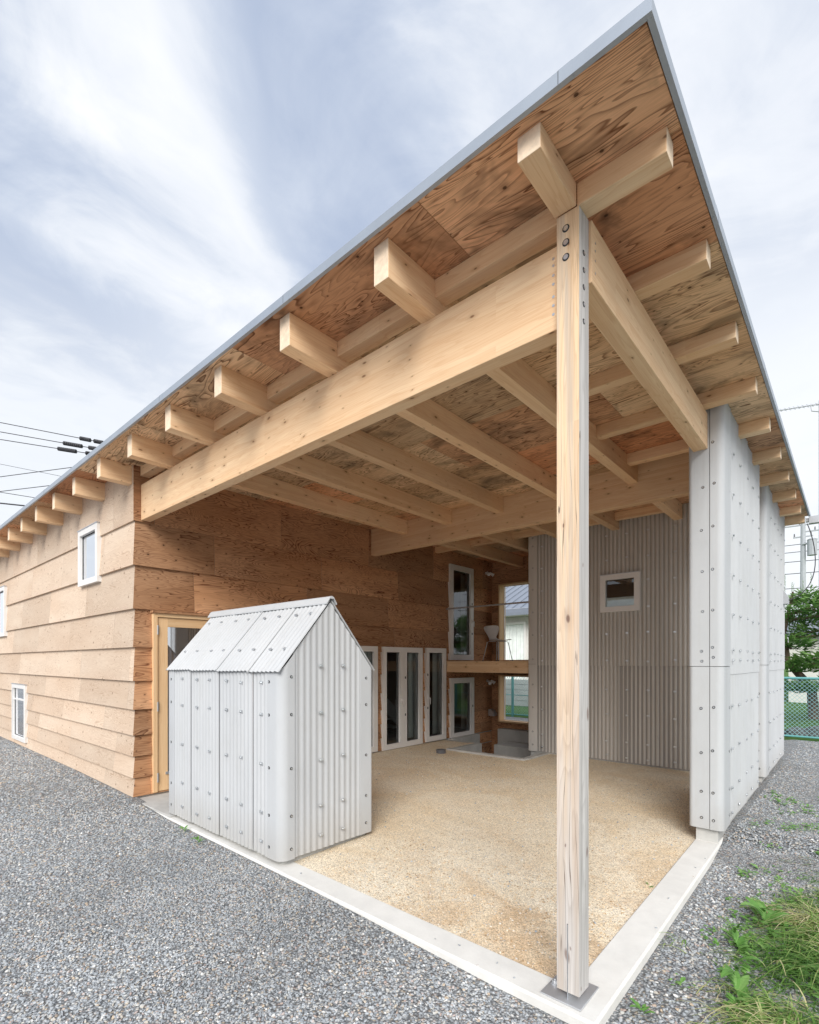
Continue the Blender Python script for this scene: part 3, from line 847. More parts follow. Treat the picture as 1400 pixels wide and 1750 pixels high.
# ---- balcony between the house and the corrugated room
balc = MB().box(-6.42, -4.48, 8.47, 8.575, -.215, -.012, 0).build('balcony', 'glulam', house, bevel=.003)
MB().box(-6.42, -4.48, 8.577, 10.27, -.07, .012, 0).build('balcony_deck', 'ply_return', balc)
MB().box(-6.42, -4.48, 8.455, 8.575, -.011, .014, 0).build('edge_strip', 'glulam', balc)
for x in (-5.9, -5.25): MB().box(x, x + .06, 8.577, 10.2, -.20, -.072, 1).build('joist', 'glulam', balc)
MB().tube([(-6.44, 8.49, 1.105), (-4.46, 8.49, 1.105)], .017, 10).build('handrail', 'alu', house, smooth=True)
# twin spot lamps and vent hood on the yard wall
for (y, z) in ((9.98, 2.03), (10.03, -.46)):
    mb = MB(); mb.tube([(-6.43, y, z + .02), (-6.40, y, z + .02)], .03, 10)
    for s in (-1, 1):
        mb.tube([(-6.39, y + s * .02, z + .02), (-6.34, y + s * .06, z + .01)], .008, 6)
        mb.tube([(-6.36, y + s * .055, z + .03), (-6.28, y + s * .10, z - .035)], [.022, .042], 12)
    mb.build('spot_lamp', 'lamp', house)
mb = MB(); n = 8
y, z = 10.16, -1.20
prof = [(-6.425 + .14 * math.sin(R(90 * i / n)), z + .10 - .16 * (1 - math.cos(R(90 * i / n)))) for i in range(n + 1)]
for i in range(n):
    (xa, za), (xb, zb) = prof[i], prof[i + 1]
    mb.face([(xa, y - .075, za), (xb, y - .075, zb), (xb, y + .075, zb), (xa, y + .075, za)])
for s in (-1, 1): mb.face([(p[0], y + s * .075, p[1]) for p in prof] + [(-6.425, y + s * .075, prof[-1][1])])
mb.build('vent_hood', 'alu', house)
# areaway behind the balcony: retaining walls, landing, step
areaway = MB()
areaway.box(PX0 - .02, PX1, PY0 - .02, PY0 + .085, -2.5, kz(-5, 7.6) + .016); areaway.box(PX1 - .085, PX1 + .02, PY0 + .086, 8.42, -2.5, kz(-4, 8) + .014)
areaway.box(-6.42, PX1, PY0, 10.3, -2.52, -2.5); areaway.box(-6.42, PX0 - .021, 8.40, 8.49, -2.5, kz(-6, 8) - .012)
areaway.box(PX0 - .02, PX0 + .10, PY0 + .086, 8.49, -2.5, kz(-6, 8) + .004)
aw = areaway.build('retaining_wall', 'concrete', bevel=.006)
tag(aw, 'grey concrete retaining walls around the sunken pit below the balcony', 'retaining wall')
ld = MB().box(-6.42, -6.27, 8.50, 9.50, -2.49, -1.605).build('landing_block', 'concrete', bevel=.008)
tag(ld, 'grey concrete landing block under the lower white door', 'concrete block')
fw = MB().box(-6.14, -4.0, 10.02, 10.27, -2.49, -1.53).build('footing_wall', 'concrete', bevel=.008)
tag(fw, 'taller grey concrete footing below the lower open window', 'footing')
fs = MB().box(-5.85, -4.0, 9.40, 10.00, -2.49, -1.78).build('concrete_step', 'concrete', bevel=.008)
tag(fs, 'low grey concrete step in front of the footing in the pit', 'step')
# capped pipe standing in the sand
mb = MB(); cx, cy, cz = -5.56, 7.17, sz(-5.56, 7.17)
mb.tube([(cx, cy, cz - .05), (cx, cy, cz + .05)], .085, 20); mb.tube([(cx, cy, cz + .05), (cx, cy, cz + .062)], [.092, .085], 20)
tag(mb.build('drain_cap', 'dark_plastic'), 'dark grey round drain cap standing in the sand by the white doors', 'drain cap')

# ------------------------------------------------------------------ corrugated room at the back of the yard
JZ = -.045
room_t = thing('corrugated_room', 'brownish grey corrugated room with one small square window at the back of the yard', 'outbuilding', (-4.47, 8.35, -1.62))
BY = 8.35
SEAM = [-4.30, -3.70, -2.88, -2.232, -1.15]
WIN = (-3.145, -2.528, .805, 1.41)
def wall_y(y, x0, x1, z0, z1, parent, mat, hole=None, n=-1, tilt=0.0):
    if hole and hole[0] < x1 and hole[1] > x0 and hole[2] < z1 and hole[3] > z0:
        a, b, c, d = hole
        parts = [(x0, max(a, x0), z0, z1), (min(b, x1), x1, z0, z1), (max(a, x0), min(b, x1), z0, c), (max(a, x0), min(b, x1), d, z1)]
    else: parts = [(x0, x1, z0, z1)]
    res = None
    for (a, b, c, d) in parts:
        if b - a < .01 or d - c < .01: continue
        o = corr('sheet', mat, parent, (a, y, c), (1, 0, 0), (0, 0, 1), (0, n, 0), b - a, lambda t: d - c, phase=a, tilt=tilt)
        res = res or o
    return res
for i in range(len(SEAM) - 1):
    x0, x1 = SEAM[i], SEAM[i + 1]; e = .004 * (i % 2)
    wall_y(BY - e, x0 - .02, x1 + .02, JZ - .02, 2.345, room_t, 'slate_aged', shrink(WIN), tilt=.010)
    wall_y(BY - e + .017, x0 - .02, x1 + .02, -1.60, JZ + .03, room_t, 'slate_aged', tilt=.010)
for (z0, z1) in ((-1.61, JZ), (JZ + .006, 2.345)):
    ngon_cap('corner_sheet', 'slate_aged', room_t, [(-4.47, 8.75)] + [(-4.47, BY + .03)] + arc(-4.44, BY + .02, .03, 180, 270, 5) + [(-4.285, BY - .010)], z0, z1)
MB().box(-4.455, -1.2, BY + .012, 10.2, -1.61, 2.34).build('wall_core', 'room', room_t)
MB().box(-4.43, -1.0, BY + .02, 10.2, -2.0, -1.611).build('foundation', 'concrete', room_t)
rows = [2.05, 1.66, 1.268, .86, .453, .015, -.44, -.85, -1.286, -1.52]
cols = [-4.22, -3.66, -3.35, -3.037, -2.706, -2.391, -2.06, -1.74, -1.42]
for x in cols:
    xx = round(x / PITCH) * PITCH
    for z in rows:
        if WIN[0] - .08 < xx < WIN[1] + .08 and WIN[2] - .06 < z < WIN[3] + .06: continue
        fix('clip', room_t, (xx + rnd.uniform(-.004, .004), BY - AMP - .011, z + rnd.uniform(-.012, .012)), (0, -1, 0), rnd.uniform(-.15, .15))
for z in [2.2] + rows:
    fix('screw', room_t, (-4.375, BY - .015, z + .03), (0, -1, 0))
def small_window(parent):
    a, b, c, d = WIN; fr = .085; y0, y1 = BY - .05, BY + .012
    mb = MB(); mb.box(a, a + fr, y0, y1, c, d); mb.box(b - fr, b, y0, y1, c, d); mb.box(a + fr, b - fr, y0, y1, c, c + fr); mb.box(a + fr, b - fr, y0, y1, d - fr, d)
    w = mb.build('window', 'vinyl', parent, bevel=.004)
    sh = MB(); sh.face([(a + fr, BY - .006, c + fr), (b - fr, BY - .006, c + fr), (b - fr, BY - .006, d - fr), (a + fr, BY - .006, d - fr)]); sh.build('pane', 'glass', w)
    ins = MB(); ins.box(a + fr, b - fr, BY + .008, BY + .011, c + fr, c + fr + .15, 0, 1); ins.box(a + fr, b - fr, BY + .008, BY + .0105, c + fr + .151, d - fr)
    ins.build('blind', ['rubber', 'curtain'], w)
    MB().box(a - .01, b + .01, y0 - .006, y0, d - .004, d + .008).build('drip_cap', 'alu', w)
small_window(room_t)

# ------------------------------------------------------------------ the two corrugated wing walls on the right
def wing(label, y0, y1, loc):
    t = thing('wing_wall', label, 'wall', loc, 'corrugated wing walls under the right eave')
    xr, xl = -.893, -1.15
    zb = -1.505 + .0 * y0
    # rounded corner sheets: left L, right L, each in two lengths
    tops = {0: JZ + .004, 1: SOF}
    xmid = -.983
    for (z0, z1) in ((zb, JZ), (JZ + .005, SOF - .004)):
        lift = 0 if z0 < -1 else .004
        ngon_cap('corner_sheet', 'slate', t, [(xl - lift, y0 + .30)] + [(xl - lift, y0 + .05)] + arc(xl + .035 - lift, y0 + .035 - lift, .035, 180, 270, 6) + [(xmid - .003, y0 - lift)], z0, z1 if z0 > -1 else z1)
        ngon_cap('corner_sheet', 'slate', t, [(xmid + .003, y0 - .006 - lift)] + arc(-.878 - .055 + lift, y0 + .049 - lift, .055, 270, 360, 8) + [(-.878 + lift, y0 + .30)], z0, z1)
        ngon_cap('corner_sheet', 'slate', t, [(-.881 + lift, y1 - .07), (-.881 + lift, y1 - .012)] + arc(-.893 + lift, y1 - .012, .012, 0, 90, 3) + [(xl, y1)], z0, z1)
    # wavy sheets on the outer face, lower and upper lengths
    ya, yb = y0 + .285, y1 - .05
    w = (yb - ya) / 2
    for k in range(2):
        e = 0
        corr('sheet', 'slate', t, (xr + e, ya + w * k - .01, zb + .01), (0, 1, 0), (0, 0, 1), (1, 0, 0), w + .02, lambda q: JZ - .05 - zb, phase=ya + w * k, tilt=.014, amp=.0095)
        corr('sheet', 'slate', t, (xr + e + .009, ya + w * k - .01, JZ - .075), (0, 1, 0), (0, 0, 1), (1, 0, 0), w + .02, lambda q: SOF - JZ + .07, phase=ya + w * k, tilt=.014, amp=.0095)
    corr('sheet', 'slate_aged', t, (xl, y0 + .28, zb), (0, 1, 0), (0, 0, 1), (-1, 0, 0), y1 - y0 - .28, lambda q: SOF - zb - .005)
    MB().box(xl + .012, xr - .014, y0 + .012, y1 - .012, zb + .03, SOF - .004).build('wall_core', 'concrete', t)
    MB().box(-1.10, -.925, y0 + .03, y1 - .05, -1.9, zb + .04).build('foundation', 'concrete', t)
    rws = [1.95, 1.578, 1.194, .815, .452, .105, .016, -.42, -.815, -1.178, -1.42]
    for z in rws:
        j = rnd.uniform(-.012, .012)
        fix('screw', t, (-1.045 + rnd.uniform(-.008, .008) - (.0 if z > .05 else .0), y0 - .004, z + j), (0, -1, 0))
        fix('screw', t, (-.955 + rnd.uniform(-.006, .008), y0 - .010, z + .012 - j), (0, -1, 0))
        fix('screw', t, (-.876, y0 + .25, z + j), (1, 0, 0))
        fix('screw', t, (-.879, y1 - .035, z - j), (1, 0, 0))
        nc = 5 if y1 - y0 > 1.9 else 4
        for k in range(nc):
            yy = ya + .10 + (yb - ya - .2) * k / (nc - 1)
            yy = round(yy / PITCH) * PITCH
            fix('clip', t, (xr + AMP + (.021 if z > JZ - .05 else .012), yy, z + rnd.uniform(-.008, .008) - .012 * k * 0), (1, 0, 0), rnd.uniform(-.2, .2))
    return t
wing('nearer pale grey corrugated wing wall holding the end of the side beam', 5.20, 7.36, (-1.0, 5.2, -1.66))
w2 = wing('farther pale grey corrugated wing wall with a small cable box at its end', 8.02, 10.22, (-1.0, 8.02, -1.62))
mb = MB(); mb.prism([(-.872, 9.98, .92), (-.872, 9.98, 1.16), (-.80, 9.98, 1.02), (-.80, 9.98, .92)], (0, .14, 0))
mb.build('cable_box', 'alu', w2)

# ------------------------------------------------------------------ the little gabled shed of corrugated sheets
shed = thing('tool_shed', 'small gabled shed of pale grey corrugated sheets with a rounded corner standing on the kerb', 'shed', (-4.5, 2.9, -1.66))
SX0, SX1, SY0, SY1, SZ0, EZ, RZ = -5.545, -3.478, 2.39, 3.398, -1.617, -.085, .505
RYm = (SY0 + SY1) / 2
def roofz(y): return EZ + .044 + (RZ - EZ) * (1 - abs(y - RYm) / (SY1 - RYm)) - .02
fs_ = [-5.40, -5.035, -4.472, -3.892, -3.655]
for i in range(4):
    corr('wall_sheet', 'slate', shed, (fs_[i] - .012, SY0 - .001, SZ0), (1, 0, 0), (0, 0, 1), (0, -1, 0), fs_[i + 1] - fs_[i] + .012, lambda t: EZ - SZ0 + .005, phase=fs_[i] - .012, tilt=.014)
ngon_cap('corner_sheet', 'slate', shed, [(SX0, SY0 + .16), (SX0, SY0 + .03)] + arc(SX0 + .022, SY0 + .014, .022, 180, 270, 5) + [(-5.40, SY0 - .010)], SZ0, EZ)
ngon_cap('corner_sheet', 'slate', shed, [(-3.667, SY0 - .012)] + arc(SX1 - .078 + .005, SY0 + .068 - .002, .078, 270, 360, 10) + [(SX1 + .005, 2.514)], SZ0 - .004, .4, lambda x, y: EZ if y < SY0 + .001 else roofz(y) - .01)
ngon_cap('corner_sheet', 'slate', shed, [(SX1 + .006, 3.252), (SX1 + .006, SY1 - .02)] + arc(SX1 - .014, SY1 - .014, .02, 0, 90, 4) + [(SX1 - .15, SY1 + .006)], SZ0, EZ + .2, lambda x, y: roofz(y) - .008)
for (a, b, e) in ((2.505, 2.938, 0), (2.925, 3.262, 0)):
    corr('gable_sheet', 'slate', shed, (SX1 - .004 + e, a, SZ0), (0, 1, 0), (0, 0, 1), (1, 0, 0), b - a, lambda t, a=a: roofz(a + t) - SZ0 - .004, phase=a, tilt=.010, amp=.0034)
corr('gable_sheet', 'slate', shed, (SX0 + .004, SY0 + .05, SZ0), (0, 1, 0), (0, 0, 1), (-1, 0, 0), SY1 - SY0 - .06, lambda t: roofz(SY0 + .05 + t) - SZ0 - .004)
corr('wall_sheet', 'slate', shed, (SX0, SY1, SZ0), (1, 0, 0), (0, 0, 1), (0, 1, 0), SX1 - SX0 - .01, lambda t: EZ - SZ0)
MB().box(SX0 + .04, SX1 - .045, SY0 + .045, SY1 - .045, -1.72, SZ0 + .03).build('plinth', 'concrete', shed)
# roof: four sheets each side and a ridge cap
rs = [SX0 - .015, -4.985, -4.455, -3.925, SX1 + .010]
for side in (-1, 1):
    ov = .034
    ye_ = SY0 - ov if side < 0 else SY1 + ov
    dv = Vector((0, RYm - ye_, (RZ - EZ) * (1 + ov / (RYm - SY0)))); L = dv.length; dv.normalize()
    nv = Vector((0, -dv.z, dv.y)) if side < 0 else Vector((0, dv.z, -dv.y))
    z_e = EZ + .035 - (RZ - EZ) * ov / (RYm - SY0)
    for i in range(4):
        e = .004
        o = corr('roof_sheet', 'slate', shed, tuple(Vector((rs[i] - (.02 if i else 0), ye_, z_e)) + nv * e), (1, 0, 0), tuple(dv), tuple(nv), rs[i + 1] - rs[i] + (.02 if i else 0), lambda t: L - .01, h0=lambda t, i=i: .010 * t, phase=rs[i], tilt=.009)
        if side < 0:
            for (fr_, xs_) in ((.30, (.25, .72)), (.80, (.25, .72))):
                for q in xs_:
                    xx = rs[i] + (rs[i + 1] - rs[i]) * q
                    p = Vector((xx, ye_, z_e)) + dv * (L * fr_) + nv * (e + AMP + .002 + .008 * q)
                    fix('clip', o, tuple(p), tuple(nv), 0, .85)
a = math.atan2(RZ - EZ, RYm - SY0)
mb = MB()
apx = roofz(RYm) + .052; dy, dz = .085 * math.cos(a), .085 * math.sin(a)
outer = [(RYm - dy, apx - dz), (RYm - .02, apx - .012), (RYm, apx - .003), (RYm + .02, apx - .012), (RYm + dy, apx - dz)]
inner = [(y, z - .012) for y, z in outer[::-1]]
inner[2] = (RYm, apx - .028)
mb.prism([(SX0 - .035, y, z) for y, z in outer + inner], (SX1 - SX0 + .062, 0, 0))
rc = mb.build('ridge_cap', 'slate', shed)
for p in rc.data.uv_layers[0].data: p.uv = (0, 1)
bm = bmesh.new(); bm.from_mesh(rc.data); bmesh.ops.recalc_face_normals(bm, faces=bm.faces); bm.to_mesh(rc.data); bm.free()
for x in (-5.20, -4.92, -4.63, -4.345, -4.035, -3.765):
    xx = round(x / PITCH) * PITCH
    for z in (-.175, -.445, -.85, -1.252, -1.50):
        fix('clip', shed, (xx, SY0 - AMP - .008, z + rnd.uniform(-.01, .01)), (0, -1, 0), rnd.uniform(-.2, .2), 1.0)
for y in (2.776, 3.03):
    for z in (-.045, -.436, -.844, -1.247, -1.497):
        fix('clip', shed, (SX1 + AMP + .007, y, z + rnd.uniform(-.01, .01)), (1, 0, 0), rnd.uniform(-.2, .2))
for z in (-.17, -.42, -.86, -1.27, -1.53):
    fix('screw', shed, (-3.632, SY0 - .015, z + rnd.uniform(-.02, .02)), (0, -1, 0))
    fix('screw', shed, (SX1 + .0085, 2.477, z + (.06 if z > -.2 else 0) + rnd.uniform(-.015, .015)), (1, 0, 0))
    fix('screw', shed, (SX1 + .0095, 3.32, z + rnd.uniform(-.02, .02)), (1, 0, 0))
    fix('screw', shed, (-5.47, SY0 - .012, z + rnd.uniform(-.02, .02)), (0, -1, 0))

# ------------------------------------------------------------------ chair on the balcony
def shell_chair(loc, rz):
    t = thing('chair', 'white moulded shell chair on thin steel legs standing on the balcony', 'chair', (0, 0, 0))
    # shell: rows from the front of the seat to the top of the back; (y, z, half width), +y is the front
    rowsS = [(.225, .455, .19), (.20, .468, .215), (.10, .455, .228), (0, .442, .222), (-.09, .440, .19), (-.15, .455, .135), (-.185, .49, .105), (-.205, .54, .125), (-.225, .60, .175), (-.245, .66, .215), (-.26, .71, .228), (-.268, .745, .222), (-.272, .765, .15)]
    mb = MB(); nx = 10; V = []
    for (y, z, w) in rowsS:
        r = []
        for i in range(nx + 1):
            s = -1 + 2 * i / nx
            back = max(0, min(1, (z - .46) / .15))
            r.append((s * w, y + .045 * s * s * back, z + (.014 * s * s if back < .5 else 0) - (.025 * (1 - abs(s)) ** 1 if z > .76 else 0) * 0))
        V.append(r)
    for a_, b_ in zip(V[:-1], V[1:]):
        for i in range(nx): mb.face([a_[i], a_[i + 1], b_[i + 1], b_[i]])
    sh = mb.build('seat_shell', 'white_shell', t, smooth=True, weld=True)
    sd = sh.modifiers.new('thickness', 'SOLIDIFY'); sd.thickness = .011; sd.offset = 0
    su = sh.modifiers.new('smooth', 'SUBSURF'); su.levels = su.render_levels = 1
    for sx in (-1, 1):
        for sy in (-1, 1):
            MB().tube([(sx * .02, sy * .03 - .02, .432), (sx * .13, sy * .12 - .02, .43), (sx * .165, sy * .15 - .02, .415), (sx * .235, sy * .215 - .02, .004)], .0085, 8).build('leg', 'steel', t, smooth=True)
            MB().tube([(sx * .235, sy * .215 - .02, 0), (sx * .2345, sy * .214 - .02, .02)], .011, 8).build('glide', 'rubber', t)
    t.location = loc; t.rotation_euler = (0, 0, rz)
    return t
shell_chair((-5.84, 9.56, .012), R(-12))

# ------------------------------------------------------------------ chain-link fence
FYc = 12.98
def fence():
    t = thing('chain_link_fence', 'teal chain link fence with round rails along the lawn behind the house', 'fence', (-1, FYc, -1.7))
    X0, X1 = -12.0, 3.2; zb = gz(-1, 12.8) + .06; zt = -.335
    MB().tube([(X0, FYc, zt), (X1, FYc, zt)], .024, 8).build('top_rail', 'teal', t, smooth=True)
    MB().tube([(X0, FYc, zb), (X1, FYc, zb)], .02, 8).build('bottom_rail', 'teal', t, smooth=True)
    MB().tube([(X0, FYc, (zt + zb) / 2 - .03), (-2.5, FYc, (zt + zb) / 2 - .03)], .012, 6).build('mid_rail', 'teal', t, smooth=True)
    x = -9.45
    while x < X1:
        MB().tube([(x, FYc, zb - .3), (x, FYc, zt + .01)], .038, 10).build('post', 'teal', t, smooth=True); x += 2.0 if x < -4 else 3.6
    mb = MB(); h = zt - zb; d = .056; r = .0036
    def wires(a, b):
        n = int((b - a + h) / (d * 1.414)) + 1
        for i in range(n):
            s = a - h + i * d * 1.414
            for sgn in (1, -1):
                p0, p1 = (s, zb), (s + h, zt)
                if sgn < 0: p0, p1 = (s, zt), (s + h, zb)
                ts = [0, 1]
                ta = max(0, (a - s) / h); tb = min(1, (b - s) / h)
                if tb <= ta: continue
                f = lambda q: (p0[0] + (p1[0] - p0[0]) * q, FYc + .004 * sgn, p0[1] + (p1[1] - p0[1]) * q)
                mb.tube([f(ta), f(tb)], r, 4, cap=False)
    wires(-9.4, -5.9); wires(-2.6, 1.8)
    mb.build('wire_mesh', 'mesh_wire', t)
fence()

# ------------------------------------------------------------------ plants
def leaf(mb, base, d, up, L, W, droop, tone, n=4, fold=.15):
    d = Vector(d).normalized(); up = Vector(up); side = d.cross(up).normalized(); b = Vector(base)
    pts = []
    for i in range(n + 1):
        t = i / n
        c = b + d * (L * t) + up * (L * (.35 * t - droop * t * t))
        w = W * math.sin(math.pi * (t * .93 + .05)) ** .8
        pts.append((c - side * w + up * (fold * w), c, c + side * w + up * (fold * w)))
    for i in range(n):
        for k in (0, 1):
            mb.face([pts[i][k], pts[i][k + 1], pts[i + 1][k + 1], pts[i + 1][k]]); mb.tone += [tone + rnd.uniform(-.06, .06)] * 4
def in_grass(x, y):
    # the grassy verge: to the right of a ragged line
    edge = -.47 - .05 * ss((y - 2.6) / 1.0) + .42 * ss((y - 3.75) / 2.0) + .09 * mnoise.noise(Vector((y * 1.7, 1.3, 0))) + .05 * mnoise.noise(Vector((y * 6, 5, 0)))
    if y > 4.9: edge += (y - 4.9) * .55
    return x - edge
def grass():
    mb = MB(); r = random.Random(3)
    clumps = []
    while len(clumps) < 780:
        x, y = r.uniform(-.85, 1.1), r.uniform(1.9, 6.6)
        d = in_grass(x, y)
        if d < -.04 and r.random() > .02: continue
        if d < .10 and r.random() > .4: continue
        clumps.append((x, y, min(1, .40 + 1.2 * max(0, d))))
    for (cx, cy, s) in clumps:
        dry = mnoise.noise(Vector((cx * 2.2, cy * 2.2, 4))) * .8 + .30
        lean = Vector((-.35 + r.uniform(-.5, .5), -.55 + r.uniform(-.5, .5), 0))
        for k in range(int(20 * s) + 5):
            bx, by = cx + r.gauss(0, .055), cy + r.gauss(0, .055)
            z = gz(bx, by) - .01
            a = r.uniform(0, 6.283); d = (Vector((math.cos(a), math.sin(a), 0)) * .7 + lean).normalized()
            L = r.uniform(.10, .30) * s * (1.5 if r.random() < .12 else 1) * (1.15 if dry > .5 else .9); W = r.uniform(.0024, .0060); el = r.uniform(.25, 1.15)
            side = Vector((-d.y, d.x, 0))
            tone = max(0, min(1, r.gauss(dry * .9, .27)))
            prev = None; n = 4
            for i in range(n + 1):
                t = i / n
                h = L * (math.sin(el) * t * 1.2 - .75 * t * t)
                c = Vector((bx, by, z + max(.004, h + .02))) + d * (L * math.cos(el) * t + L * .35 * t * t)
                w = W * (1 - t * .85)
                cur = (c - side * w, c + side * w)
                if prev:
                    mb.face([prev[0], prev[1], cur[1], cur[0]]); mb.tone += [tone] * 4
                prev = cur
    o = mb.build('grass', 'grass'); o['kind'] = 'stuff'
    tag(o, 'long green and straw coloured grass along the gravel edge', 'grass', kind='stuff')
    # low leafy growth among the gravel and the grass
    mb = MB()
    for k in range(3400):
        x, y = r.uniform(-.9, 1.0), r.uniform(2.0, 7.5)
        d = in_grass(x, y)
        nn = mnoise.noise(Vector((x * 3.1, y * 2.6, 9)))
        if d < 0:
            if y < 2.9 or nn < .02 or r.random() > .25 + .6 * min(1, (x + .9)): continue
            if x < -.80: continue
        elif nn < .02: continue
        z = gz(x, y)
        m_ = r.randint(3, 6); s = r.uniform(.012, .034) * (1.25 if d > 0 else .9)
        for q in range(m_):
            a = r.uniform(0, 6.283)
            leaf(mb, (x + r.uniform(-.02, .02), y + r.uniform(-.02, .02), z + r.uniform(.0, .04)), (math.cos(a), math.sin(a), r.uniform(.0, .5)), (0, 0, 1), s * r.uniform(1, 1.8), s * .42, .4, r.uniform(.25, .95), 3)
    o = mb.build('ground_weeds', 'leaf', smooth=True)
    tag(o, 'small green weeds sprouting in the gravel and the verge', 'weeds', kind='stuff')
grass()
def dock(x, y, label, sc, seed, nl=9):
    r = random.Random(seed); z = gz(x, y)
    mb = MB()
    for k in range(nl):
        a = 2 * math.pi * k / nl + r.uniform(-.3, .3)
        L = r.uniform(.10, .19) * sc
        leaf(mb, (x + .01 * math.cos(a), y + .01 * math.sin(a), z + .01 + .012 * k * sc), (math.cos(a), math.sin(a), r.uniform(.25, .9)), (0, 0, 1), L, L * .17, r.uniform(.3, .6), r.uniform(.25, .85), 6)
    tag(mb.build('weed_plant', 'leaf', smooth=True), label, 'plant', 'broad leaved weeds')
dock(-.44, 3.95, 'broad leaved dock weed with long upright leaves at the gravel edge', .95, 4, 11)
dock(-.45, 3.0, 'bushy bright green weed at the bottom edge of the verge', .62, 8, 30)
dock(-.53, 3.52, 'low leafy weed between the dock plant and the lower bushy weed', .52, 9, 26)
dock(-1.14, 4.02, 'tiny sprig growing in the sand against the kerb', .34, 12, 7)
dock(-4.93, 2.26, 'tiny bright weed in the gravel beside the shed', .38, 15, 9)
dock(-4.55, 2.22, 'tiny greyish weed in the gravel before the shed front', .36, 17, 8)
dock(-.79, 2.62, 'small weed in the gravel just outside the kerb corner', .36, 19, 8)

def conifer():
    t = thing('pine_tree', 'green garden conifer with layered branches behind the chain link fence', 'tree', (-1.15, 17.2, -1.65))
    r = random.Random(21); bx, by, bz = -.98, 17.2, -1.70
    MB().tube([(bx + .15, by, bz), (bx + .10, by, bz + 1.0), (bx - .42, by, bz + 1.7), (bx - .50, by, bz + 2.5), (bx - .30, by, bz + 3.6)], [.13, .11, .085, .06, .02], 8).build('trunk', 'bark', t, smooth=True)
    mb = MB(); br = MB()
    pads = []
    for (dx, dz, rx, rz) in ((-.35, 1.05, .55, .20), (.45, 1.10, .85, .24), (1.3, 1.2, .8, .22), (-.3, 1.62, .5, .20), (.55, 1.80, .85, .24), (1.5, 1.75, .7, .25), (-.35, 2.25, .55, .26), (.25, 2.55, .75, .30), (1.1, 2.45, .65, .25), (-.25, 2.95, .5, .30), (.45, 3.15, .65, .28), (.0, 3.45, .40, .25), (1.2, 3.0, .5, .22)):
        for q in range(2): pads.append((bx + dx + r.uniform(-.15, .15), by + r.uniform(-.6, .6), bz + dz + r.uniform(-.06, .06), rx, rz))
    for (px, py, pz, rx, rz) in pads:
        br.tube([(bx - .35, by, pz - .15), (px, py, pz - .03)], [.035, .012], 5)
        for k in range(380):
            a = r.uniform(0, 6.283); q = math.sqrt(r.random()); u = r.uniform(-1, 1)
            c = Vector((px + rx * q * math.cos(a), py + rx * .8 * q * math.sin(a), pz + rz * u * (1 - q * .6) - .10 * q * q))
            d = Vector((math.cos(a) + r.uniform(-.5, .5), math.sin(a) + r.uniform(-.5, .5), r.uniform(-.15, .75))).normalized()
            s = d.cross(Vector((r.uniform(-1, 1), r.uniform(-1, 1), 1))).normalized()
            L = r.uniform(.09, .20); W = r.uniform(.012, .028)
            tone = max(0, min(1, .35 + .35 * u + r.uniform(-.22, .22)))
            mb.face([c - s * W * .5, c + s * W * .5, c + d * L * .6 + s * W, c + d * L, c + d * L * .6 - s * W]); mb.tone += [tone] * 5
    for k in range(9):   # leader shoots
        x0 = bx - .3 + r.uniform(-.5, .7); z0_ = bz + 3.35 + r.uniform(-.1, .3)
        for q in range(40):
            c = Vector((x0, by, z0_ + q * .012)); a = r.uniform(0, 6.283); d = Vector((math.cos(a), math.sin(a), 1.0)).normalized(); s = d.cross(Vector((0, 0, 1))).normalized()
            mb.face([c - s * .006, c + s * .006, c + d * .06]); mb.tone += [.6] * 3
    br.build('branch', 'bark', t); mb.build('crown', 'needle', t)
conifer()
# boulders edging the lawn
for k in range(9):
    r = random.Random(50 + k)
    bm = bmesh.new(); bmesh.ops.create_icosphere(bm, subdivisions=3, radius=1)
    sx_, sy_, sz_ = r.uniform(.16, .30), r.uniform(.15, .25), r.uniform(.12, .20)
    for v in bm.verts:
        n_ = mnoise.noise(v.co * 1.3 + Vector((k * 7, 0, 0))) * .35 + mnoise.noise(v.co * 3 + Vector((k * 3, 2, 0))) * .12
        v.co = Vector((v.co.x * sx_, v.co.y * sy_, v.co.z * sz_)) * (1 + n_)
    me = bpy.data.meshes.new('boulder'); bm.to_mesh(me); bm.free(); me.polygons.foreach_set('use_smooth', [True] * len(me.polygons))
    o = link('boulder', me, 'rock'); o.location = (-1.4 + .40 * k + r.uniform(-.06, .06), 13.55 + r.uniform(-.1, .12), gz(-1, 12.9) + .06)
    tag(o, 'dark grey boulder in the row behind the chain link fence', 'boulder', 'boulders edging the lawn')

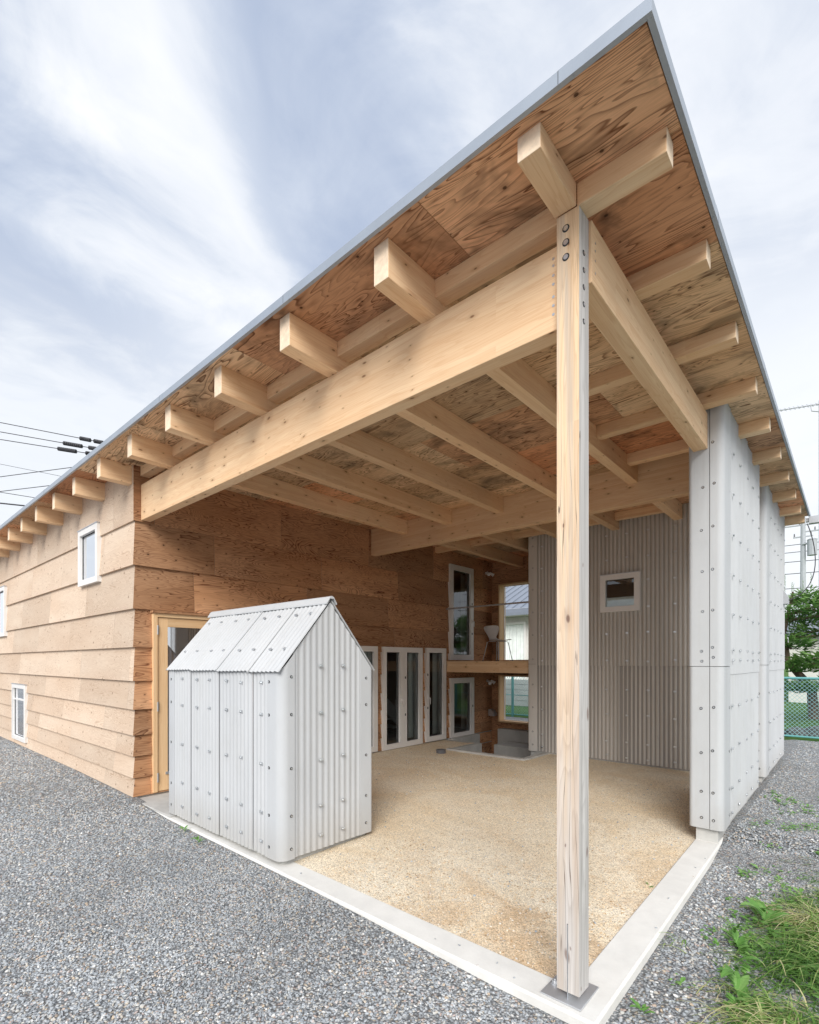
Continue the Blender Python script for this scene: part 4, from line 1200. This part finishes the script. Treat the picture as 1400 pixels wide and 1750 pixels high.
# ------------------------------------------------------------------ neighbours
def neighbour():
    t = thing('neighbour_house', 'white neighbouring house with blue metal roof and curtained window seen through the open window', 'house', (-10, 18.4, -1.6))
    mb = MB(); mb.box(-14.0, -6.0, 18.6, 24, -1.7, 1.9); mb.build('wall', 'pale_wall', t)
    rf = MB(); rf.face([(-14.6, 17.9, 2.12), (-5.6, 17.9, 2.12), (-5.6, 21.3, 3.7), (-14.6, 21.3, 3.7)])
    rf.box(-14.6, -5.6, 17.9, 17.94, 1.86, 2.115)
    x = -14.5
    while x < -5.7:
        rf.prism([(x, 17.9, 2.122), (x + .03, 17.9, 2.122), (x + .03, 17.9, 2.16), (x, 17.9, 2.16)], (0, 3.4, 1.58)); x += .38
    rf.build('roof', 'blue_roof', t)
    MB().box(-14.6, -5.6, 17.80, 17.90, 1.84, 1.96).build('gutter', 'blue_roof', t)
    MB().box(-14.0, -6.0, 17.9, 18.6, 1.86, 1.895).build('soffit', 'pale_wall', t)
    a, b, c, d = -12.2, -10.02, -1.1, 1.62
    mb = MB(); f = .09; y0, y1 = 18.50, 18.59
    mb.box(a, a + f, y0, y1, c, d); mb.box(b - f, b, y0, y1, c, d); mb.box(a + f, b - f, y0, y1, c, c + f); mb.box(a + f, b - f, y0, y1, d - f, d); mb.box((a + b) / 2 - .04, (a + b) / 2 + .05, y0, y1, c + f, d - f)
    w = mb.build('window', 'vinyl', t)
    cu = MB(); n = 60
    for i in range(n):
        t0, t1 = i / n, (i + 1) / n
        yy = lambda q: 18.565 + .018 * math.sin(q * 150)
        xa, xb = a + f + (b - a - 2 * f) * t0, a + f + (b - a - 2 * f) * t1
        # parted curtain: its lower hem sweeps up towards the left
        lo = lambda q: c + f + 1.3 * max(0, .62 - q) * .8
        cu.face([(xa, yy(t0), lo(t0)), (xb, yy(t1), lo(t1)), (xb, yy(t1), d - f), (xa, yy(t0), d - f)])
    cu.build('curtain', 'curtain', w)
    MB().box(a + f, b - f, 18.59, 18.597, c + f, d - f).build('pane', 'block_wall', w)
neighbour()
bw = MB()
bw.box(-12.5, -3.2, 15.6, 15.72, -1.75, -.62)
for k in range(6): bw.box(-12.5, -3.2, 15.585, 15.6, -1.70 + .185 * k, -1.70 + .185 * k + .165)
tag(bw.build('block_wall', 'block_wall'), 'low grey block wall beyond the chain link fence, seen through the lower open window', 'wall')
def far_house():
    t = thing('far_house', 'pale house with a dark gable roof half hidden behind the conifer', 'house', (0, 24, -1.6))
    MB().box(-2.0, 4.5, 25, 30, -1.7, 1.05).build('wall', 'pale_wall', t)
    mb = MB(); mb.prism([(-2.4, 24.6, .98), (-2.4, 27.5, 1.9), (-2.4, 30.4, .98), (-2.4, 30.4, 1.08), (-2.4, 27.5, 2.02), (-2.4, 24.6, 1.08)], (7.3, 0, 0)); mb.build('roof', 'blue_roof', t)
far_house()

# ------------------------------------------------------------------ poles, cables, antenna
def utility_pole():
    px, py = -3.35, 54.3
    t = thing('utility_pole', 'grey concrete utility pole with crossarms and a transformer beyond the trees', 'utility pole', (px, py, -1.7))
    MB().tube([(px, py, -1.7), (px, py, 12.2)], [.26, .17], 10).build('pole', 'pole', t, smooth=True)
    for (z, a, b) in ((11.6, -1.9, 1.4), (11.0, .0, 2.2), (10.6, -.9, .9)):
        MB().box(px + a * .75, px + b * .75, py - .06, py + .06, z - .05, z + .05).build('crossarm', 'pole', t)
        for k in range(3):
            x = px + (a + (b - a) * (k + .15) / 2.4) * .75
            MB().tube([(x, py, z + .05), (x, py, z + .32)], [.06, .045], 6).build('insulator', 'dark_plastic', t)
    MB().tube([(px + .62, py - .3, 8.9), (px + .62, py - .3, 10.2)], .34, 12).tube([(px + .62, py - .3, 10.2), (px + .62, py - .3, 10.32)], [.37, .2], 12).build('transformer', 'pole', t)
    MB().box(px, px + .4, py - .3, py, 9.9, 10.0).build('bracket', 'pole', t)
utility_pole()
def cable(name, pts, r, label, mat='wire', sag=0.0, group=None, n=14):
    a, b = Vector(pts[0]), Vector(pts[1])
    P = [a.lerp(b, i / n) + Vector((0, 0, -4 * sag * (i / n) * (1 - i / n))) for i in range(n + 1)]
    o = MB().tube(P, r, 5).build(name, mat, smooth=True)
    tag(o, label, 'cable', group)
    return o
GP = 'cables beyond the right end of the house'
for k, (za, zb, ya) in enumerate(((11.9, 10.6, 60), (11.55, 9.9, 61), (10.3, 8.4, 58), (8.9, 7.4, 57), (7.4, 6.3, 57), (6.6, 5.4, 57), (5.7, 4.9, 58))):
    cable('cable', ((-30, ya + 4, za + .6), (24, ya - 6, zb)), .03, 'thin overhead cable crossing the sky beside the utility pole', sag=.7, group=GP)
# three sleeved lines and thinner wires in the sky to the left
labels = ['topmost of the three sleeved power lines in the left sky', 'middle one of the three sleeved power lines in the left sky', 'lowest of the three sleeved power lines in the left sky']
sleeved = [((-31.67, 5.432, 11.795), (-27.817, 8.823, 10.786), (.775, .865, .91, .985)), ((-31.67, 5.432, 11.333), (-27.99, 8.671, 10.468), (.64, .825, .90, .99)), ((-31.67, 5.432, 10.959), (-28.25, 8.442, 10.238), (.63, .825, .94, .985))]
for k, (a_, b_, sp) in enumerate(sleeved):
    a_, b_ = Vector(a_), Vector(b_)
    A, B = a_.lerp(b_, -1.2), a_.lerp(b_, 3.2)
    o = MB().tube([A, B], .020, 5).build('power_line', 'wire'); tag(o, labels[k], 'power line', 'sleeved power lines left of the roof')
    for q in (0, 2):
        p0, p1 = a_.lerp(b_, sp[q]), a_.lerp(b_, sp[q + 1])
        m_ = MB(); n = 9
        m_.tube([p0, p1], .075, 8)
        for i in range(n): c = p0.lerp(p1, (i + .5) / n); m_.tube([c - (p1 - p0).normalized() * .04, c + (p1 - p0).normalized() * .04], .10, 8)
        m_.build('sleeve', 'wire', o)
thin = [((-31.67, 5.432, 9.113), (-28.899, 7.871, 9.603), .018, 'thin wire rising to the right behind the left eave'),
        ((-31.67, 5.432, 9.747), (-29.289, 7.528, 9.113), .010, 'faintest thin wire sloping down across the rising wire'),
        ((-31.67, 5.432, 8.392), (-29.6, 7.2, 8.70), .018, 'short wire rising gently low in the left sky'),
        ((-31.67, 5.432, 8.36), (-30.263, 6.671, 8.06), .016, 'short wire falling gently low in the left sky'),
        ((-31.67, 5.432, 7.815), (-30.696, 6.29, 7.68), .036, 'thickest dark wire low in the left sky')]
for (a_, b_, r_, lab) in thin:
    a_, b_ = Vector(a_), Vector(b_)
    tag(MB().tube([a_.lerp(b_, -2), a_.lerp(b_, 3.5)], r_, 5).build('cable', 'wire'), lab, 'cable')
def antenna():
    t = thing('antenna', 'grey rooftop aerial with many short rods beyond the right eave', 'antenna', (-.72, 17.9, -1.6))
    a_, b_ = Vector((-1.75, 17.1, 6.90)), Vector((-.3, 18.35, 7.20))
    MB().tube([a_, b_], .018, 6).build('boom', 'alu', t)
    d = (b_ - a_).normalized(); s = Vector((-d.y, d.x, 0)).normalized()
    for k in range(15):
        c = a_.lerp(b_, .04 + .064 * k)
        MB().tube([c - s * .13 - Vector((0, 0, .09)), c + s * .13 + Vector((0, 0, .09))], .008, 5).build('rod', 'alu', t)
    m_ = a_.lerp(b_, .70)
    MB().tube([(m_.x, m_.y, -1.6), (m_.x, m_.y, m_.z + .1)], .035, 8).build('mast', 'alu', t)
    MB().tube([(m_.x - .2, m_.y - .18, m_.z + .0), (m_.x - .18, m_.y - .16, m_.z - .2), (m_.x, m_.y, m_.z - .22)], .012, 6).build('stay', 'alu', t)
antenna()
# service bracket at the rear eave corner and its drooping drop wire
br_ = MB(); br_.box(-.60, .35, 10.26, 10.34, 2.235, 2.29); br_.box(-.56, -.42, 10.24, 10.36, 2.20, 2.31); br_.box(-.10, -.06, 10.25, 10.35, 2.225, 2.30)
br_.build('service_bracket', 'alu', house)
P = []
for i in range(17):
    q = i / 16
    a_ = Vector((-.58, 10.25, 2.20)).lerp(Vector((-.80, 10.05, .98)), q)
    P.append(a_ + Vector((.20 * math.sin(math.pi * q), .05 * math.sin(math.pi * q), -.35 * math.sin(math.pi * q ** .8) * q)))
tag(MB().tube(P, .007, 5).build('drop_wire', 'wire', smooth=True), 'thin black wire drooping from the rear eave to the cable box', 'cable')

# ------------------------------------------------------------------ loose stones (uncountable): geometry nodes scatter
def scatter(name, label, zones, zf, mat, kmin, kmax, flat=.62, seed=1, lift=0.0):
    """zones: (polygon rect x0,x1,y0,y1, density, size)"""
    mb = MB(); dens = []; size = []
    for (x0, x1, y0, y1, dn, szz) in zones:
        for xa, xb in zip(ar(x0, x1, .25)[:-1], ar(x0, x1, .25)[1:]):
            for ya, yb in zip(ar(y0, y1, .25)[:-1], ar(y0, y1, .25)[1:]):
                cxm, cym = (xa + xb) / 2, (ya + yb) / 2
                # keep only what the lens or a step to the side could see
                dep = -cxm * .6606 + cym * .7507; lat = cxm * .7507 + cym * .6606
                if dep < 1.6 or abs(lat) > dep * .95 + .8: continue
                mb.face([(xa, ya, zf(xa, ya)), (xb, ya, zf(xb, ya)), (xb, yb, zf(xb, yb)), (xa, yb, zf(xa, yb))])
                q = mnoise.noise(Vector((cxm * .55, cym * .8, seed * 3.1))) + .5 * mnoise.noise(Vector((cxm * 2, cym * 2, seed)))
                dens.append(dn * max(.4, 1 + .75 * q)); size.append(szz * (1 - .16 * q))
    me = mb.mesh(name)
    at = me.attributes.new('dens', 'FLOAT', 'FACE'); at.data.foreach_set('value', dens)
    at = me.attributes.new('size', 'FLOAT', 'FACE'); at.data.foreach_set('value', size)
    o = link(name, me, mat)
    tag(o, label, 'gravel', kind='stuff')
    ng = bpy.data.node_groups.new(name + '_scatter', 'GeometryNodeTree')
    ng.interface.new_socket('Geometry', in_out='INPUT', socket_type='NodeSocketGeometry'); ng.interface.new_socket('Geometry', in_out='OUTPUT', socket_type='NodeSocketGeometry')
    N = ng.nodes.new; Lk = ng.links.new
    gi, go = N('NodeGroupInput'), N('NodeGroupOutput')
    def attr(nm):
        a = N('GeometryNodeInputNamedAttribute'); a.data_type = 'FLOAT'; a.inputs['Name'].default_value = nm; return a.outputs['Attribute']
    dp = N('GeometryNodeDistributePointsOnFaces'); dp.distribute_method = 'RANDOM'; dp.inputs['Seed'].default_value = seed
    Lk(gi.outputs[0], dp.inputs['Mesh']); Lk(attr('dens'), dp.inputs['Density'])
    ico = N('GeometryNodeMeshIcoSphere'); ico.inputs['Radius'].default_value = 1; ico.inputs['Subdivisions'].default_value = 2
    # three lumpy shapes picked at random
    geos = []
    for k in range(4):
        sp = N('GeometryNodeSetPosition'); nz = N('ShaderNodeTexNoise'); nz.inputs['Scale'].default_value = .75; nz.inputs['Detail'].default_value = 1
        ps = N('GeometryNodeInputPosition'); ad = N('ShaderNodeVectorMath'); ad.operation = 'ADD'; ad.inputs[1].default_value = (k * 11.3, k * 3.1, 0)
        Lk(ps.outputs[0], ad.inputs[0]); Lk(ad.outputs[0], nz.inputs['Vector'])
        sb = N('ShaderNodeVectorMath'); sb.operation = 'SUBTRACT'; sb.inputs[1].default_value = (.5, .5, .5); Lk(nz.outputs['Color'], sb.inputs[0])
        sc_ = N('ShaderNodeVectorMath'); sc_.operation = 'SCALE'; sc_.inputs['Scale'].default_value = 1.3; Lk(sb.outputs[0], sc_.inputs[0])
        Lk(ico.outputs['Mesh'], sp.inputs['Geometry']); Lk(sc_.outputs[0], sp.inputs['Offset'])
        sm = N('GeometryNodeSetShadeSmooth'); Lk(sp.outputs[0], sm.inputs['Geometry'])
        mt = N('GeometryNodeSetMaterial'); mt.inputs['Material'].default_value = M[mat]; Lk(sm.outputs[0], mt.inputs['Geometry'])
        gi_ = N('GeometryNodeGeometryToInstance'); Lk(mt.outputs[0], gi_.inputs[0]); geos.append(gi_)
    jn = N('GeometryNodeJoinGeometry')
    for q in geos: Lk(q.outputs[0], jn.inputs[0])
    ip = N('GeometryNodeInstanceOnPoints'); Lk(dp.outputs['Points'], ip.inputs['Points']); Lk(jn.outputs[0], ip.inputs['Instance'])
    ip.inputs['Pick Instance'].default_value = True
    ri = N('FunctionNodeRandomValue'); ri.data_type = 'INT'; ri.inputs['Min'].default_value = 0 if False else ri.inputs['Min'].default_value
    ri.inputs[4].default_value = 0; ri.inputs[5].default_value = 3; ri.inputs['Seed'].default_value = 5
    Lk(ri.outputs[2], ip.inputs['Instance Index'])
    rv = N('FunctionNodeRandomValue'); rv.data_type = 'FLOAT_VECTOR'; rv.inputs[0].default_value = (0, 0, 0); rv.inputs[1].default_value = (.5, .5, 6.283); rv.inputs['Seed'].default_value = 8
    Lk(rv.outputs[0], ip.inputs['Rotation'])
    rs_ = N('FunctionNodeRandomValue'); rs_.data_type = 'FLOAT_VECTOR'; rs_.inputs[0].default_value = (kmin, kmin, kmin * flat); rs_.inputs[1].default_value = (kmax, kmax * .8, kmax * flat); rs_.inputs['Seed'].default_value = 11
    sc2 = N('ShaderNodeVectorMath'); sc2.operation = 'SCALE'; Lk(rs_.outputs[0], sc2.inputs[0]); Lk(attr('size'), sc2.inputs['Scale'])
    # size has to be carried to the points first
    st_ = N('GeometryNodeStoreNamedAttribute'); st_.data_type = 'FLOAT'; st_.domain = 'POINT'; st_.inputs['Name'].default_value = 'size'
    Lk(sc2.outputs[0], ip.inputs['Scale'])
    sn = N('GeometryNodeStoreNamedAttribute'); sn.data_type = 'FLOAT'; sn.domain = 'INSTANCE'; sn.inputs['Name'].default_value = 'tone'
    rf = N('FunctionNodeRandomValue'); rf.data_type = 'FLOAT'; rf.inputs['Seed'].default_value = 14
    Lk(ip.outputs[0], sn.inputs['Geometry']); Lk(rf.outputs[1], sn.inputs['Value'])
    Lk(sn.outputs[0], go.inputs[0])
    md = o.modifiers.new('scatter', 'NODES'); md.node_group = ng
    return o
KX, KY = -.875, 2.315
Z1 = [(-4.0, .0, .4, KY, 3600, .0108), (-7.0, -4.0, .4, KY, 2100, .0125), (-13.0, -7.0, .6, 2.33, 1300, .0145), (-6.5, -3.0, -1.2, .4, 1200, .0125),
      (KX, .6, KY, 5.5, 2900, .0118), (-.86, .9, 5.5, 9.0, 1600, .0130), (-.86, 1.0, 9.0, 12.8, 600, .0145)]
scatter('gravel_stones', 'loose blue grey river gravel around the house', Z1, lambda x, y: gz(x, y) + .002, 'stones', .30, 1.08, seed=4)
ZK = [(-3.4, -.91, 2.345, 2.45, 26, .0085), (-.99, -.91, 2.5, 5.0, 22, .0085)]
scatter('spilled_stones', 'few stray pebbles spilled on top of the pale kerb', ZK, lambda x, y: kz(x, y) + .002, 'stones', .4, 1.1, seed=31)
ZY = [(-6.2, -1.2, 2.7, 7.2, 9, .011)]
scatter('yard_stones', 'few larger stray pebbles lying on the sand yard', ZY, lambda x, y: sz(x, y) + .003, 'stones', .45, 1.2, seed=33)
Z2 = [(-3.2, -1.1, 2.56, 3.6, 1300, .0050), (-6.0, -3.2, 2.56, 3.6, 300, .0050), (-3.0, -1.1, 3.6, 5.2, 900, .0045), (-6.3, -1.1, 5.2, 7.4, 250, .0050)]
scatter('sand_pebbles', 'scattered tan grit and small pebbles on the sand yard', Z2, lambda x, y: sz(x, y) + .001, 'sand_stones', .5, 1.7, seed=9)

# ------------------------------------------------------------------ sky, sun, camera
AZ, EL = 146, 34
world = bpy.data.worlds.new('World'); S.world = world; world.use_nodes = True
nt = world.node_tree
for n in list(nt.nodes): nt.nodes.remove(n)
g = G(nt); out = nt.nodes.new('ShaderNodeOutputWorld')
sky = nt.nodes.new('ShaderNodeTexSky'); sky.sky_type = 'NISHITA'; sky.sun_disc = False
sky.sun_elevation = R(EL); sky.sun_rotation = R(AZ); sky.air_density = 1.0; sky.dust_density = 2.0
b1 = g.n('Background', Strength=.10); nt.links.new(sky.outputs[0], b1.inputs[0])
tc = g.n('TexCoord'); dirv = tc.outputs['Generated']; s = g.sep(dirv)
zc = g.m('MAXIMUM', s[2], 0.16)
pl0 = g.comb(g.m('DIVIDE', s[0], zc), g.m('DIVIDE', s[1], zc), 0.0)
rot = g.n('Mapping', Rotation=(0, 0, R(-40)), Scale=(2.2, .9, 1)); g.set(rot.inputs['Vector'], pl0)
n1 = g.noise(rot.outputs[0], 1.1, 6, .55, .4)
n2 = g.noise(g.vm('ADD', pl0, (7.3, 2.1, 0)), 3.0, 7, .58, .6)
nn = g.m('SUBTRACT', g.m('ADD', g.m('MULTIPLY', n1, .45), g.m('MULTIPLY', n2, .55)), .5)
q = g.sep(pl0)
sc_ = g.m('ADD', g.m('ADD', g.m('MULTIPLY', q[0], .77), g.m('MULTIPLY', q[1], .64)), g.m('MULTIPLY', nn, .55))
band = g.m('MULTIPLY', g.rng(sc_, -1.0, -.50, 0, 1, True), g.rng(sc_, -.42, -.30, 1, 0, True))
open_ = g.rng(sc_, -.15, .15, 0, .50, True)
f = g.m('ADD', g.m('ADD', g.m('MULTIPLY', band, .66), open_), g.m('ADD', .18, g.m('MULTIPLY', nn, 2.0)), clamp=True)
col = g.ramp(f, [(0, (.45, .525, .675)), (.35, (.60, .665, .785)), (.65, (.79, .83, .90)), (1, (.95, .965, 1.0))])
hor = g.rng(g.m('ADD', s[2], g.m('MULTIPLY', nn, .55)), .54, .36, 0, 1, True)
col = g.mix(g.m('MULTIPLY', hor, .80), col, (.93, .955, .985))
# an overcast sky is brightest overhead
zen = g.rng(s[2], .80, 1.0, 1.0, 2.4)
col = g.mix(1.0, col, g.comb(zen, zen, zen), 'MULTIPLY')
below = g.m('LESS_THAN', s[2], -.01)
col = g.mix(below, col, (.30, .30, .29))
b2 = g.n('Background', Strength=1.17); g.set(b2.inputs[0], col)
mx = g.n('MixShader'); mx.inputs[0].default_value = .90
nt.links.new(b1.outputs[0], mx.inputs[1]); nt.links.new(b2.outputs[0], mx.inputs[2]); nt.links.new(mx.outputs[0], out.inputs[0])

sl = bpy.data.lights.new('sun', 'SUN'); sl.energy = 3.4; sl.angle = R(32); sl.color = (1, .97, .92)
so = bpy.data.objects.new('sun', sl); COL.objects.link(so)
d = Vector((math.sin(R(AZ)) * math.cos(R(EL)), math.cos(R(AZ)) * math.cos(R(EL)), math.sin(R(EL))))
so.rotation_euler = d.to_track_quat('Z', 'Y').to_euler(); so.location = d * 30

cam = bpy.data.cameras.new('camera'); co = bpy.data.objects.new('camera', cam); COL.objects.link(co)
cam.sensor_fit = 'HORIZONTAL'; cam.sensor_width = 36; cam.lens = 36 * 866.9 / 1400
cam.shift_y = (1131 - 875) / 1400; cam.clip_start = .05; cam.clip_end = 2000
co.location = (0, 0, 0); co.rotation_euler = (R(90), 0, math.asin(.6606))
S.camera = co
S.view_settings.view_transform = 'Standard'; S.view_settings.look = 'None'; S.view_settings.exposure = 0; S.view_settings.gamma = 1
S.cycles.max_bounces = 8; S.cycles.diffuse_bounces = 5; S.cycles.transparent_max_bounces = 12
S.cycles.use_denoising = True
